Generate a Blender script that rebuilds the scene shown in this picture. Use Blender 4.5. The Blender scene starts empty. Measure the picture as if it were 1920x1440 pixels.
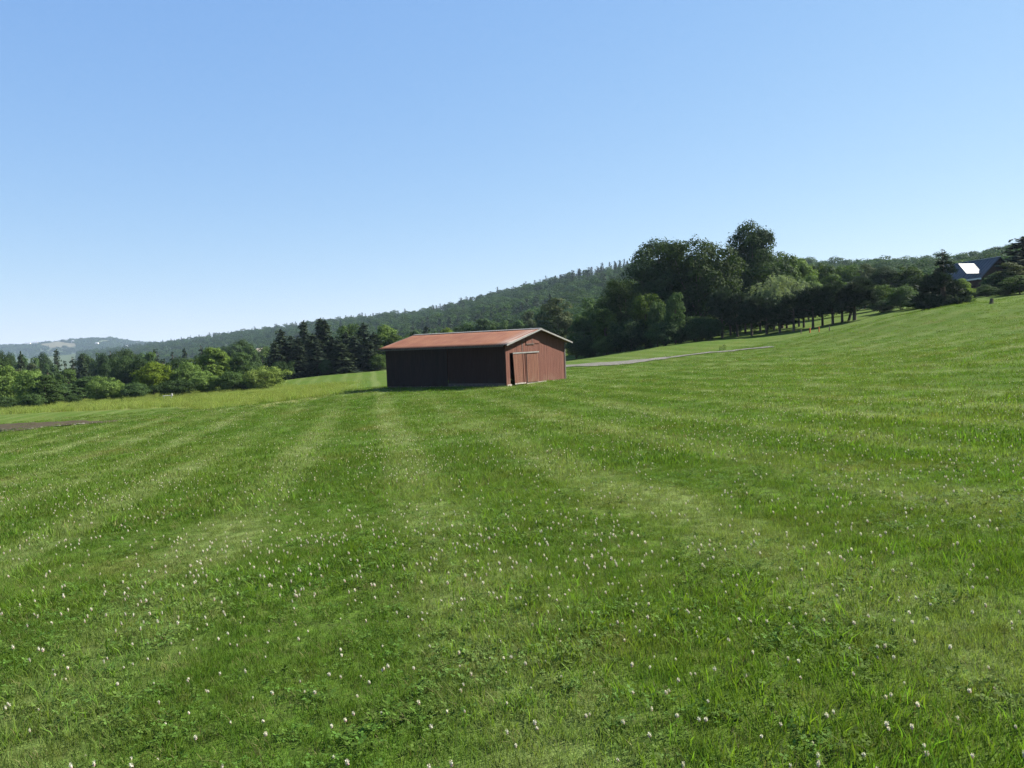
import bpy, bmesh, math, random
import numpy as np
from mathutils import Vector, Matrix

R = math.radians
rnd = random.Random(7)
rng = np.random.default_rng(11)
sc = bpy.context.scene
COL = sc.collection

# ------------------------------------------------------------------ camera frame (photo pixels are 1920 x 1440)
F = 1500.0
ROLL, PITCH, EYE = 0.0394, 0.0495, 1.65
CR, SR, CP, SP = math.cos(ROLL), math.sin(ROLL), math.cos(PITCH), math.sin(PITCH)
RIGHT = np.array([CR, -SR * SP, -SR * CP]); UP = np.array([SR, CR * SP, CR * CP]); FWD = np.array([0, CP, -SP])

def ray(px, py):
    return FWD + RIGHT * ((px - 960) / F) + UP * (-(py - 720) / F)

def at(px, py, D):
    """the world point seen at that pixel whose depth along y is D"""
    d = ray(px, py)
    p = d * (D / d[1])
    return np.array([p[0], p[1], p[2] + EYE])

def hor(px):
    return 645.7 - 0.0394 * (px - 960)

def xof(px, D):
    return at(px, hor(px), D)[0]

# ------------------------------------------------------------------ terrain heights
ctl = [(0, 0, -1.65), (0, -12, -1.6), (-22, -12, -3.3), (22, -12, -0.9), (0, 3, -1.66),
       (-.33, 49, -2.56), (3.7, 55, -2.54), (-8.5, 54.7, -2.66), (-4.4, 60.6, -2.6)]
for px, D, z in [(0, 20, -2.9), (1920, 20, -1.55), (1920, 45, -.3), (1920, 60, 1.65), (1750, 65, 1.5), (1920, 80, 2.9),
                 (1850, 110, 4.2), (1750, 90, 2.6), (1600, 32, -1.7), (1600, 60, -.6), (1600, 80, .65), (1600, 110, 2.2),
                 (1440, 40, -2.0), (1440, 70, -1.2), (1440, 90, -.2), (1440, 130, 2.), (1250, 50, -2.2), (1250, 75, -1.75),
                 (1300, 92, -.6), (1250, 130, 0.), (1065, 85, -2.5), (1065, 110, -2.5), (1065, 150, -1.8), (960, 30, -2.25),
                 (850, 34, -2.45), (700, 40, -2.85), (620, 140, -4.0), (620, 90, -3.9), (500, 110, -5.2), (500, 70, -4.2),
                 (250, 90, -5.3), (250, 120, -5.7), (250, 55, -4.1), (0, 45, -3.8), (0, 75, -4.9), (0, 100, -5.8),
                 (0, 150, -10), (250, 160, -10), (450, 170, -8), (600, 180, -5), (800, 150, -3.5), (800, 200, -3),
                 (0, 220, -14), (250, 220, -14), (450, 220, -11), (620, 220, -6), (960, 220, -2), (1200, 220, 1),
                 (1500, 220, 4), (1920, 220, 6), (-400, 60, -5.5), (-400, 120, -9), (2400, 30, 0), (2400, 80, 5), (2400, 150, 7)]:
    ctl.append((xof(px, D), D, z))
ctl = np.array(ctl, float); ctl[:, 2] += EYE

def _phi(r2):
    return 0.5 * r2 * np.log(r2 + 1e-9)
_n = len(ctl)
_S = 50.0
_c = ctl[:, :2] / _S
_K = _phi(((_c[:, None] - _c[None]) ** 2).sum(-1)) + np.eye(_n) * 0.004
_P = np.c_[np.ones(_n), _c]
_w = np.linalg.solve(np.block([[_K, _P], [_P.T, np.zeros((3, 3))]]), np.r_[ctl[:, 2], 0, 0, 0])

_ringpx = np.array([-400, 0, 250, 450, 620, 960, 1200, 1500, 1920, 2400.])
_ringz = np.array([-14, -14, -14, -11, -6, -2, 1, 4, 6, 8.]) + EYE

def sstep(a, b, x):
    t = np.clip((x - a) / (b - a), 0, 1)
    return t * t * (3 - 2 * t)

def G(x, y):
    """ground height"""
    x = np.atleast_1d(np.asarray(x, float)); y = np.atleast_1d(np.asarray(y, float))
    q = np.c_[x, y] / _S
    out = np.empty(len(x))
    for i in range(0, len(x), 40000):
        b = q[i:i + 40000]
        out[i:i + 40000] = _phi(((b[:, None] - _c[None]) ** 2).sum(-1)) @ _w[:_n] + _w[_n] + b @ _w[_n + 1:]
    px = 960 + F * x / np.maximum(y, 1.)
    r = np.hypot(x, y)
    far = np.interp(px, _ringpx, _ringz) * np.where(y > 0, 1, .3) - 22 * sstep(220, 1200, r) * sstep(900, 400, px)
    w = sstep(230, 170, r) * sstep(-60, -20, y)
    return out * w + far * (1 - w)

def g1(x, y):
    return float(G([x], [y])[0])

def hit(px, py, d0=2.5, d1=230):
    """where the line of sight through a pixel meets the ground"""
    d = ray(px, py); d = d / d[1]
    D = np.exp(np.linspace(math.log(d0), math.log(d1), 700))
    z = D * d[2] + EYE
    below = np.nonzero(z < G(D * d[0], D))[0]
    k = below[0] if len(below) else len(D) - 1
    return np.array([D[k] * d[0], D[k], g1(D[k] * d[0], D[k])])

# ------------------------------------------------------------------ mesh helpers
def mesh_np(name, V, faces, mats=(), midx=None, smooth=False):
    """faces: array (n,3) or (n,4)"""
    V = np.asarray(V, np.float32); faces = np.asarray(faces, np.int32)
    m = bpy.data.meshes.new(name)
    k = faces.shape[1]
    m.vertices.add(len(V)); m.vertices.foreach_set('co', V.ravel())
    m.loops.add(faces.size); m.loops.foreach_set('vertex_index', faces.ravel())
    m.polygons.add(len(faces)); m.polygons.foreach_set('loop_start', np.arange(0, faces.size, k, dtype=np.int32))
    if midx is not None: m.polygons.foreach_set('material_index', np.asarray(midx, np.int32))
    for t in mats: m.materials.append(t)
    m.update(calc_edges=True); m.validate()
    m.polygons.foreach_set('use_smooth', np.full(len(m.polygons), smooth))
    return m

def add(name, mesh, parent=None, loc=None, link=True):
    o = bpy.data.objects.new(name, mesh)
    if link: COL.objects.link(o)
    if parent: o.parent = parent
    if loc is not None: o.location = loc
    return o

def tag(o, label=None, cat=None, group=None, kind=None):
    if label: o['label'] = label
    if cat: o['category'] = cat
    if group: o['group'] = group
    if kind: o['kind'] = kind
    return o

def empty(name, loc, rz=0.0, scale=None):
    o = bpy.data.objects.new(name, None); COL.objects.link(o)
    o.empty_display_size = .3
    o.location = loc; o.rotation_euler = (0, 0, rz)
    if scale: o.scale = scale
    return o

class MB:
    """collects boxes, boards and tubes into one mesh"""
    def __init__(s): s.v = []; s.f = []
    def hexa(s, p8):
        b = len(s.v); s.v += [tuple(p) for p in p8]
        for q in ((0, 3, 2, 1), (4, 5, 6, 7), (0, 1, 5, 4), (1, 2, 6, 5), (2, 3, 7, 6), (3, 0, 4, 7)):
            s.f.append([b + i for i in q])
    def box(s, x0, x1, y0, y1, z0, z1):
        s.hexa([(x0, y0, z0), (x1, y0, z0), (x1, y1, z0), (x0, y1, z0), (x0, y0, z1), (x1, y0, z1), (x1, y1, z1), (x0, y1, z1)])
    def tube(s, pts, rad, n=7):
        pts = [Vector(p) for p in pts]; b = len(s.v)
        for i, p in enumerate(pts):
            t = (pts[min(i + 1, len(pts) - 1)] - pts[max(i - 1, 0)]).normalized()
            a = t.cross(Vector((.31, .95, .1)))
            if a.length < .1: a = t.cross(Vector((1, 0, 0)))
            a.normalize(); c = t.cross(a)
            for k in range(n):
                an = 2 * math.pi * k / n
                s.v.append(tuple(p + (a * math.cos(an) + c * math.sin(an)) * rad[i]))
        for i in range(len(pts) - 1):
            for k in range(n):
                s.f.append([b + i * n + k, b + i * n + (k + 1) % n, b + (i + 1) * n + (k + 1) % n, b + (i + 1) * n + k])
        s.f.append([b + k for k in range(n)][::-1]); s.f.append([b + (len(pts) - 1) * n + k for k in range(n)])
    def mesh(s, name, mat, smooth=False):
        m = bpy.data.meshes.new(name); m.from_pydata(s.v, [], s.f); m.materials.append(mat); m.update()
        bm = bmesh.new(); bm.from_mesh(m); bmesh.ops.recalc_face_normals(bm, faces=bm.faces); bm.to_mesh(m); bm.free()
        m.polygons.foreach_set('use_smooth', np.full(len(m.polygons), smooth))
        return m
    def build(s, name, mat, parent=None, smooth=False):
        return add(name, s.mesh(name, mat, smooth), parent)

# ------------------------------------------------------------------ materials
class NT:
    def __init__(s, name, nt=None):
        if nt is None:
            s.m = bpy.data.materials.new(name); s.m.use_nodes = True; s.t = s.m.node_tree
            s.t.nodes.clear()
        else: s.t = nt
    def n(s, typ, ins=None, **kw):
        x = s.t.nodes.new(typ)
        for k, v in kw.items(): setattr(x, k, v)
        for k, v in (ins or {}).items(): s.set(x.inputs[k], v)
        return x
    def set(s, inp, v):
        if isinstance(v, bpy.types.NodeSocket): s.t.links.new(v, inp)
        elif isinstance(v, bpy.types.Node): s.t.links.new(v.outputs[0], inp)
        else:
            if inp.type == 'RGBA' and len(v) == 3: v = (*v, 1)
            inp.default_value = v
    def math(s, op, a, b=0.0, c=0.0, clamp=False):
        return s.n('ShaderNodeMath', {0: a, 1: b, 2: c}, operation=op, use_clamp=clamp).outputs[0]
    def mix(s, f, a, b, blend='MIX'):
        x = s.n('ShaderNodeMix', data_type='RGBA', blend_type=blend)
        s.set(x.inputs[0], f); s.set(x.inputs[6], a); s.set(x.inputs[7], b)
        return x.outputs[2]
    def noise(s, vec, scale, detail=3.0, rough=.55, dist=0.0):
        return s.n('ShaderNodeTexNoise', {'Vector': vec, 'Scale': scale, 'Detail': detail, 'Roughness': rough, 'Distortion': dist}).outputs[0]
    def ramp(s, f, a, b, c0=(0, 0, 0), c1=(1, 1, 1)):
        r = s.n('ShaderNodeMapRange', {'Value': f, 1: a, 2: b}, interpolation_type='SMOOTHSTEP').outputs[0]
        return r
    def mapv(s, vec, scale=(1, 1, 1), rot=(0, 0, 0)):
        return s.n('ShaderNodeMapping', {'Vector': vec, 'Scale': scale, 'Rotation': rot}).outputs[0]
    def out(s, sh):
        o = s.n('ShaderNodeOutputMaterial'); s.set(o.inputs[0], sh); return s.m
    def bsdf(s, col, rough=.7, spec=.3, metal=0.0, normal=None):
        b = s.n('ShaderNodeBsdfPrincipled', {'Base Color': col, 'Roughness': rough, 'Metallic': metal, 'Specular IOR Level': spec})
        if normal is not None: s.set(b.inputs['Normal'], normal)
        return b.outputs[0]
    def bump(s, h, strength=.4, dist=.02):
        return s.n('ShaderNodeBump', {'Height': h, 'Strength': strength, 'Distance': dist}).outputs[0]

# --- where the lawn is lush, light, dry, striped: one tint shared by the ground and the blades
def make_lawn_group():
    gt = bpy.data.node_groups.new('lawn_tint', 'ShaderNodeTree')
    gt.interface.new_socket('Color', in_out='OUTPUT', socket_type='NodeSocketColor')
    N = NT('', gt)
    pos = N.n('ShaderNodeNewGeometry').outputs['Position']
    sep = N.n('ShaderNodeSeparateXYZ', {0: pos})
    x, y = sep.outputs[0], sep.outputs[1]
    flat = N.n('ShaderNodeCombineXYZ', {0: x, 1: y}).outputs[0]
    wob = N.math('MULTIPLY', N.math('SUBTRACT', N.noise(flat, .07, 2), .5), .9)
    wob2 = N.math('MULTIPLY', N.math('SUBTRACT', N.noise(flat, .9, 3), .5), .7)
    qa = N.math('ADD', N.math('ADD', N.math('MULTIPLY', x, .985), N.math('MULTIPLY', y, .174)), N.math('ADD', wob, wob2))
    sa = N.math('SINE', N.math('MULTIPLY', qa, 2 * math.pi / 2.35))
    qb = N.math('ADD', N.math('ADD', N.math('MULTIPLY', x, -.42), N.math('MULTIPLY', y, .907)), N.math('ADD', wob, wob2))
    sb = N.math('SINE', N.math('MULTIPLY', qb, 2 * math.pi / 3.6))
    msk = N.ramp(N.math('SUBTRACT', x, N.math('MULTIPLY', y, .16)), 9.0, 17.0)
    st = N.math('ADD', N.math('MULTIPLY', sa, N.math('SUBTRACT', 1.0, msk)), N.math('MULTIPLY', sb, msk))
    st = N.math('MULTIPLY_ADD', st, .5, .5)
    patch = N.noise(flat, .33, 5, .62)
    st = N.math('MULTIPLY', N.ramp(st, .40, .95), N.math('MULTIPLY_ADD', N.ramp(N.noise(flat, .07, 2), .3, .62), .55, .45))
    c = N.mix(N.ramp(N.noise(flat, .16, 4, .6), .38, .62), LAWN_A, LAWN_B)
    amp = N.math('MULTIPLY_ADD', N.ramp(N.noise(N.n('ShaderNodeCombineXYZ', {0: N.math('MULTIPLY', qa, .55), 1: N.math('MULTIPLY', y, .03)}).outputs[0], 1.0, 2), .35, .65), .55, .42)
    amp = N.math('MULTIPLY', amp, N.math('SUBTRACT', 1.0, N.math('MULTIPLY', N.ramp(y, 32, 60), .35)))
    c = N.mix(N.math('MULTIPLY', st, amp), N.mix(.4, c, LAWN_LUSH), LAWN_LIGHT)
    pale = N.math('MULTIPLY', N.ramp(N.math('ABSOLUTE', N.math('SUBTRACT', qa, .55)), .62, .12), N.ramp(N.noise(flat, .8, 3), .25, .6))
    c = N.mix(N.math('MULTIPLY', pale, .55), c, LAWN_LIGHT)
    c = N.mix(N.math('MULTIPLY', N.ramp(patch, .54, .74), .55), c, LAWN_DRY)
    c = N.mix(N.math('MULTIPLY', N.ramp(N.noise(flat, .55, 4, .6), .54, .68), .4), c, LAWN_LUSH)
    c = N.mix(N.math('MULTIPLY', N.ramp(N.noise(flat, 3.1, 5, .7), .55, .75), .45), c, LAWN_DRY)
    c = N.mix(N.math('MULTIPLY', N.ramp(N.noise(flat, 1.7, 4, .65), .52, .72), .5), c, (.038, .078, .012, 1))
    # yellower meadow far left and beyond the mower's edge
    o = N.n('NodeGroupOutput'); N.set(o.inputs[0], c)
    return gt
LAWN_A = (.0673, .1138, .0167); LAWN_B = (.0929, .1279, .0229); LAWN_LIGHT = (.1478, .1878, .0593)
LAWN_DRY = (.1368, .1171, .0395); LAWN_LUSH = (.058, .1194, .0136)
LAWN = make_lawn_group()

def lawn_col(N):
    x = N.n('ShaderNodeGroup'); x.node_tree = LAWN; return x.outputs[0]

def m_ground():
    N = NT('mown_lawn')
    pos = N.n('ShaderNodeNewGeometry').outputs['Position']
    c = lawn_col(N)
    fine = N.noise(pos, 9, 4, .7)
    c = N.mix(N.ramp(fine, .3, .7), N.mix(.7, c, (.034, .038, .014)), c)
    mea = N.n('ShaderNodeAttribute', attribute_name='meadow').outputs['Fac']
    c = N.mix(mea, c, N.mix(N.noise(pos, .5, 4), (.10, .13, .035), (.17, .17, .06)))
    wood = N.n('ShaderNodeAttribute', attribute_name='woodland').outputs['Fac']
    c = N.mix(wood, c, N.mix(N.noise(pos, .3, 4), (.03, .045, .015), (.05, .06, .022)))
    return N.out(N.bsdf(c, .95, .02, 0, N.bump(N.noise(pos, 22, 4, .7), .6, .05)))

def m_leaf(name, c0, c1, trans=.35, tcol=None, var=.0, rough=.75, spec=.06):
    N = NT(name)
    isl = N.n('ShaderNodeNewGeometry').outputs['Random Per Island']
    oi = N.n('ShaderNodeObjectInfo').outputs['Random']
    c = N.mix(isl, c0, c1)
    hs = N.n('ShaderNodeHueSaturation', {'Hue': N.math('MULTIPLY_ADD', oi, .034 * (1 if var else 0), .5 - .015 * (1 if var else 0)),
                                         'Saturation': N.math('MULTIPLY_ADD', oi, -.25 if var else 0, 1.1 if var else 1),
                                         'Value': N.math('MULTIPLY_ADD', N.math('FRACT', N.math('MULTIPLY', oi, 7.31)), var, 1 - var * .5), 'Color': c})
    c = hs.outputs[0]
    a = N.bsdf(c, rough, spec)
    t = N.n('ShaderNodeBsdfTranslucent', {'Color': N.mix(.5, c, N.mix(1.0, c, (1.5, 1.6, .55), 'MULTIPLY'))}).outputs[0]
    ms = N.n('ShaderNodeMixShader', {0: trans, 1: a, 2: t}).outputs[0]
    return N.out(ms)

def m_blade(name, mult=(1, 1, 1), own=None, mixf=0.0, trans=.4):
    N = NT(name)
    isl = N.n('ShaderNodeNewGeometry').outputs['Random Per Island']
    oi = N.n('ShaderNodeObjectInfo').outputs['Random']
    c = lawn_col(N)
    if own: c = N.mix(mixf, c, own)
    c = N.mix(1.0, c, mult, 'MULTIPLY')
    c = N.n('ShaderNodeHueSaturation', {'Hue': N.math('MULTIPLY_ADD', oi, .03, .485), 'Saturation': 1.0,
            'Value': N.math('ADD', N.math('MULTIPLY_ADD', isl, .7, .45), N.math('MULTIPLY', oi, .4)), 'Color': c}).outputs[0]
    a = N.bsdf(c, .65, .05)
    t = N.n('ShaderNodeBsdfTranslucent', {'Color': N.mix(1.0, c, (1.25, 1.3, .6), 'MULTIPLY')}).outputs[0]
    return N.out(N.n('ShaderNodeMixShader', {0: trans, 1: a, 2: t}).outputs[0])

def m_boards(name, c0, c1, c2, board=.2, axis=0, rough=.8):
    """weathered vertical boards; tone changes from board to board and in long vertical streaks"""
    N = NT(name)
    tc = N.n('ShaderNodeTexCoord').outputs['Object']
    isl = N.n('ShaderNodeNewGeometry').outputs['Random Per Island']
    streak = N.noise(N.mapv(tc, (9, 9, .7)), 1.6, 6, .65)
    fine = N.noise(N.mapv(tc, (30, 30, 1.2)), 1.5, 4, .6)
    c = N.mix(N.ramp(streak, .32, .68), c0, c1)
    c = N.mix(N.math('MULTIPLY', N.ramp(fine, .5, .75), .6), c, c2)
    c = N.mix(N.math('MULTIPLY', isl, .35), c, N.mix(1.0, c, (.62, .6, .62), 'MULTIPLY'))
    sp = N.n('ShaderNodeSeparateXYZ', {0: tc}).outputs[2]
    worn = N.math('MULTIPLY', N.ramp(sp, .75, .0), N.ramp(N.noise(tc, 2.2, 4), .42, .62))
    c = N.mix(N.math('MULTIPLY', worn, .55), c, c2)
    return N.out(N.bsdf(c, rough, .15, 0, N.bump(N.math('ADD', streak, fine), .5, .01)))

def m_simple(name, c0, c1, scale=3., rough=.7, metal=0., spec=.3, stretch=(1, 1, 1), bump=.3):
    N = NT(name)
    tc = N.n('ShaderNodeTexCoord').outputs['Object']
    f = N.noise(N.mapv(tc, stretch), scale, 5, .6)
    return N.out(N.bsdf(N.mix(N.ramp(f, .3, .7), c0, c1), rough, spec, metal, N.bump(f, bump, .02)))

def m_rust():
    N = NT('rusted_roof_metal')
    tc = N.n('ShaderNodeTexCoord').outputs['Object']
    sep = N.n('ShaderNodeSeparateXYZ', {0: tc})
    # local x runs along the ridge, y up the slope
    st = N.noise(N.mapv(tc, (5.5, .35, 1)), 1.0, 6, .65)
    bl = N.noise(tc, .9, 5, .6)
    c = N.mix(N.ramp(bl, .32, .68), (.128, .043, .018), (.166, .070, .030))
    c = N.mix(N.math('MULTIPLY', N.ramp(st, .45, .75), .55), c, (.23, .115, .06))
    c = N.mix(N.math('MULTIPLY', N.ramp(N.noise(N.mapv(tc, (3, .2, 1)), 1.7, 5), .56, .7), .5), c, (.10, .032, .022))
    # bare galvanised streaks on the sheets next to the open gable
    sh_ = N.n('ShaderNodeTexWhiteNoise', {'W': N.math('FLOOR', N.math('MULTIPLY', sep.outputs[0], 1.28))}, noise_dimensions='1D').outputs[0]
    c = N.mix(N.math('MULTIPLY', sh_, .45), c, N.mix(1.0, c, (.72, .66, .62), 'MULTIPLY'))
    c = N.mix(N.math('MULTIPLY', N.ramp(N.noise(N.mapv(tc, (9, .5, 1)), 1.0, 4), .5, .7), .5), c, (.10, .030, .016))
    near = N.ramp(sep.outputs[0], -1.5, .25)
    gal = N.math('MULTIPLY', N.ramp(N.noise(N.mapv(tc, (7, .25, 1)), 1.3, 4), .42, .6), near)
    c = N.mix(N.math('MULTIPLY', gal, .7), c, (.34, .31, .27))
    return N.out(N.bsdf(c, .6, .3, 0, N.bump(bl, .2, .01)))

M = {}
M['ground'] = m_ground()
M['maple'] = m_leaf('maple_leaves', (.0203, .0374, .0125), (.0359, .0624, .0164), .28, var=.35)
M['mid'] = m_leaf('broadleaf_leaves', (.0333, .0587, .0167), (.0587, .0979, .0234), .30, var=.4)
M['light'] = m_leaf('young_leaves', (.0802, .125, .0226), (.1203, .1788, .0338), .34, var=.3)
M['lime'] = m_leaf('lime_shrub_leaves', (.1049, .148, .0247), (.1604, .2035, .0394), .36, var=.2)
M['spruce'] = m_leaf('spruce_needles', (.0187, .0308, .0168), (.0337, .0487, .0224), .10, var=.35, rough=.7)
M['pine'] = m_leaf('pine_needles', (.0172, .0296, .0156), (.0343, .0499, .0234), .12, var=.3, rough=.65)
M['willow'] = m_leaf('willow_leaves', (.115, .160, .080), (.165, .205, .115), .32, var=.1)
M['grey'] = m_leaf('greygreen_leaves', (.0449, .0599, .0244), (.0692, .0862, .0374), .28, var=.2)
M['wood'] = m_leaf('hill_leaves', (.0227, .0475, .0098), (.0397, .076, .0144), .28, var=.6)
M['bark'] = m_simple('bark', (.055, .042, .032), (.11, .09, .07), 6, .9, 0, .1, (4, 4, .6), .6)
M['blade'] = m_blade('grass_blades')
M['broad'] = m_blade('broad_grass_blades', (1, 1, 1), (.105, .185, .018), .65)
M['cloverleaf'] = m_blade('clover_leaves', (1, 1, 1), (.060, .108, .020), .6, .3)
M['thatch'] = m_blade('dry_blades', (1, 1, 1), (.1728, .144, .072), .7, .25)
M['meadow'] = m_blade('meadow_stalks', (1, 1, 1), (.2004, .2344, .0608), .78, .35)
M['bloom'] = m_leaf('clover_petals', (.46, .42, .33), (.58, .56, .47), .25, var=.3)
M['bloompink'] = m_leaf('clover_pink_petals', (.385, .231, .21), (.462, .322, .294), .2, var=.1)
M['stem'] = m_simple('clover_stem', (.07, .13, .03), (.10, .16, .05), 20)
M['gravel'] = m_simple('driveway_gravel', (.0756, .0719, .0587), (.1512, .1437, .1174), 2.5, .95, 0, .1, (1, 1, 1), .6)
M['earth'] = m_simple('bare_earth', (.0298, .023, .012), (.0596, .0462, .0225), 1.3, .95, 0, .1, (1, 1, 1), .8)
M['stone'] = m_simple('pale_stone', (.1414, .1265, .1042), (.2046, .186, .1562), 4, .9)
M['redboards'] = m_boards('faded_red_boards', (.1, .0376, .0263), (.137, .0577, .0396), (.137, .0815, .0571))
M['doorboards'] = m_boards('door_red_boards', (.1163, .046, .0289), (.155, .0709, .0439), (.155, .1012, .0691))
M['darkboards'] = m_boards('tarred_shaded_side_boards', (.022, .014, .013), (.035, .021, .019), (.03, .028, .026))  # tarred siding, with the long side's shade also put into the tone
M['sideboards'] = m_boards('old_red_shaded_side_boards', (.0292, .013, .0104), (.039, .0195, .0156), (.0325, .0292, .026))  # old red boards, darkened in colour for the shaded side
M['rust'] = m_rust()
M['paletrim'] = m_simple('weathered_pale_trim', (.1403, .1342, .122), (.1891, .183, .1678), 5, .7)
M['darktrim'] = m_simple('dark_weathered_trim', (.055, .0468, .0413), (.088, .0715, .0605), 5, .8)
M['sill'] = m_simple('bleached_sill', (.2182, .1885, .1538), (.3075, .2728, .2282), 4, .8)
M['slate'] = m_simple('grey_roof_metal', (.050, .054, .060), (.070, .075, .082), 3, .5, 0, .3)
M['brownwall'] = m_simple('dark_brown_wall', (.060, .033, .026), (.085, .05, .04), 3, .8)
M['panel'] = m_simple('collector_glass_glare', (.20, .20, .20), (.27, .27, .27), .9, .72, 0, .4, (1, 1, 1), 0.0)  # sun glare of the panel is put into this pale base colour
M['alu'] = m_simple('bare_aluminium', (.5, .5, .5), (.6, .6, .6), 3, .35, .8)
M['white'] = m_simple('white_painted_wall', (.6653, .6563, .6293), (.7372, .7282, .7012), .4, .6)
M['greyroof'] = m_simple('pale_grey_roof', (.2604, .2604, .2666), (.3224, .3224, .3286), .4, .5)
M['tan'] = m_simple('tan_wall', (.2604, .2232, .1736), (.3224, .279, .2232), .6, .7)
M['hay'] = m_simple('cut_hay', (.0799, .0729, .0338), (.1107, .1007, .0506), .02, .95)
M['pasture'] = m_simple('far_pasture', (.0868, .1054, .0372), (.124, .1364, .0558), .02, .95)
M['woodfloor'] = m_simple('woodland_floor', (.035, .055, .018), (.055, .075, .026), .05, .95)
M['stake'] = m_simple('grey_stake', (.13, .09, .06), (.20, .15, .1), 6, .8)
M['orange'] = m_simple('orange_stake', (.50, .12, .03), (.62, .17, .05), 6, .7)
M['tabletop'] = m_simple('bleached_tabletop', (.31, .2976, .2728), (.3968, .3844, .3534), 6, .6)

# ------------------------------------------------------------------ SETTING: ground sheet (one polar sheet to the horizon)
def polar_ground():
    th = np.concatenate([np.linspace(-math.pi, -.95, 26)[:-1], np.linspace(-.95, .95, 300), np.linspace(.95, math.pi, 26)[1:-1]])
    rad = np.concatenate([np.linspace(.6, 4, 14)[:-1], np.geomspace(4, 260, 150), np.geomspace(270, 6000, 40)])
    T, Rr = np.meshgrid(th, rad)
    X, Y = Rr * np.sin(T), Rr * np.cos(T)
    Z = G(X.ravel(), Y.ravel())
    px = 960 + F * X.ravel() / np.maximum(Y.ravel(), .5)
    # hollows and swells
    x, y, r = X.ravel(), Y.ravel(), Rr.ravel()
    Z = Z + .035 * np.sin(x * .9 + 1.3 * np.sin(y * .4)) * np.sin(y * .7 + .8) * sstep(2, 8, r) * sstep(300, 100, r)
    V = np.c_[x, y, Z]
    nr, nt = T.shape
    i = np.arange(nr - 1)[:, None] * nt; j = np.arange(nt); jn = (j + 1) % nt
    Q = np.stack([i + j, i + jn, i + nt + jn, i + nt + j], -1).reshape(-1, 4)
    V = np.vstack([V, [[0, 0, g1(0, 0)]]])
    T3 = [(len(V) - 1, (k + 1) % nt, k) for k in range(nt)]
    m = bpy.data.meshes.new('ground')
    m.from_pydata(V.tolist(), [], Q[:, ::-1].tolist() + [t[::-1] for t in T3])
    bm = bmesh.new(); bm.from_mesh(m); bmesh.ops.recalc_face_normals(bm, faces=bm.faces); bm.to_mesh(m); bm.free()
    m.update()
    m.materials.append(M['ground']); m.polygons.foreach_set('use_smooth', np.ones(len(m.polygons), bool))
    mea = np.zeros(len(V)); mea[:-1] = meadow_mask(x, y)
    a = m.attributes.new('meadow', 'FLOAT', 'POINT'); a.data.foreach_set('value', mea.astype(np.float32))
    wd = np.zeros(len(V)); wd[:-1] = np.maximum(sstep(150, 175, r) * (y > 0), sstep(127, 140, y + .0 * x) * (px < 470))
    a = m.attributes.new('woodland', 'FLOAT', 'POINT'); a.data.foreach_set('value', wd.astype(np.float32))
    o = add('ground', m); tag(o, kind='structure'); return o

# the mower's edge: tall meadow lies beyond this line on the left
_EDGE = np.array([hit(p, q)[:2] for p, q in ((-250, 788), (0, 778), (160, 771), (330, 764), (500, 763), (560, 754), (640, 741), (700, 733))])
_ei = np.argsort(_EDGE[:, 0])
def meadow_mask(x, y):
    e = np.interp(x, _EDGE[_ei, 0], _EDGE[_ei, 1])
    px = 960 + F * x / np.maximum(y, 1)
    far = 128 - 22 * sstep(480, 600, px)
    return sstep(-.3, .5, y - e) * sstep(8, -4, y - far) * sstep(690, 560, px + 0 * y) * (y > 20)

ground = polar_ground()

# ------------------------------------------------------------------ draped sheets: driveway, bare earth
def drape(name, mat, lo, hi, n=60, k=5, lift=.012, rag=.0, seed=1):
    """sheet between two pixel polylines on the ground"""
    r = np.random.default_rng(seed)
    def dense(P):
        P = np.array(P, float); xs = np.linspace(P[0, 0], P[-1, 0], 60); return np.c_[xs, np.interp(xs, P[:, 0], P[:, 1])]
    lo = np.array([hit(*p)[:2] for p in dense(lo)]); hi = np.array([hit(*p)[:2] for p in dense(hi)])
    A, B = lo, hi
    sm = lambda: np.convolve(r.normal(0, 1, n + 4), np.ones(3) / 3, 'same')[2:-2] * rag
    A[:, 1] += sm(); B[:, 1] += sm()
    f = np.linspace(0, 1, k)[:, None, None]
    P = (A[None] * (1 - f) + B[None] * f).reshape(-1, 2)
    z = G(P[:, 0], P[:, 1]) + lift
    z = z + .035 * np.sin(P[:, 0] * .9 + 1.3 * np.sin(P[:, 1] * .4)) * np.sin(P[:, 1] * .7 + .8)
    V = np.c_[P, z]
    i = np.arange(k - 1)[:, None] * n; j = np.arange(n - 1)
    Q = np.stack([i + j, i + j + 1, i + n + j + 1, i + n + j], -1).reshape(-1, 4)
    m = mesh_np(name, V, Q, [mat], smooth=True)
    return tag(add(name, m), kind='structure'), A, B

road, RA, RB = drape('driveway', M['gravel'],
    [(985, 700), (1062, 689), (1100, 687.5), (1140, 686.5), (1180, 683.5), (1215, 677.5), (1260, 671.5), (1330, 663.4), (1400, 656), (1452, 651.6)],
    [(985, 693), (1062, 685.5), (1100, 682.5), (1140, 679.5), (1180, 676.5), (1215, 673.5), (1260, 669.2), (1330, 661.3), (1400, 654.2), (1452, 650.4)], rag=.25, lift=.05, seed=3)
bed, EA, EB = drape('bare_earth', M['earth'],
    [(-120, 820), (0, 810.5), (50, 806.5), (100, 801.5), (150, 797.5), (190, 794), (215, 792)],
    [(-120, 804), (0, 797), (50, 794), (100, 791.5), (150, 789.5), (190, 790.5), (215, 791)], rag=.5, lift=.05, seed=4)

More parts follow.
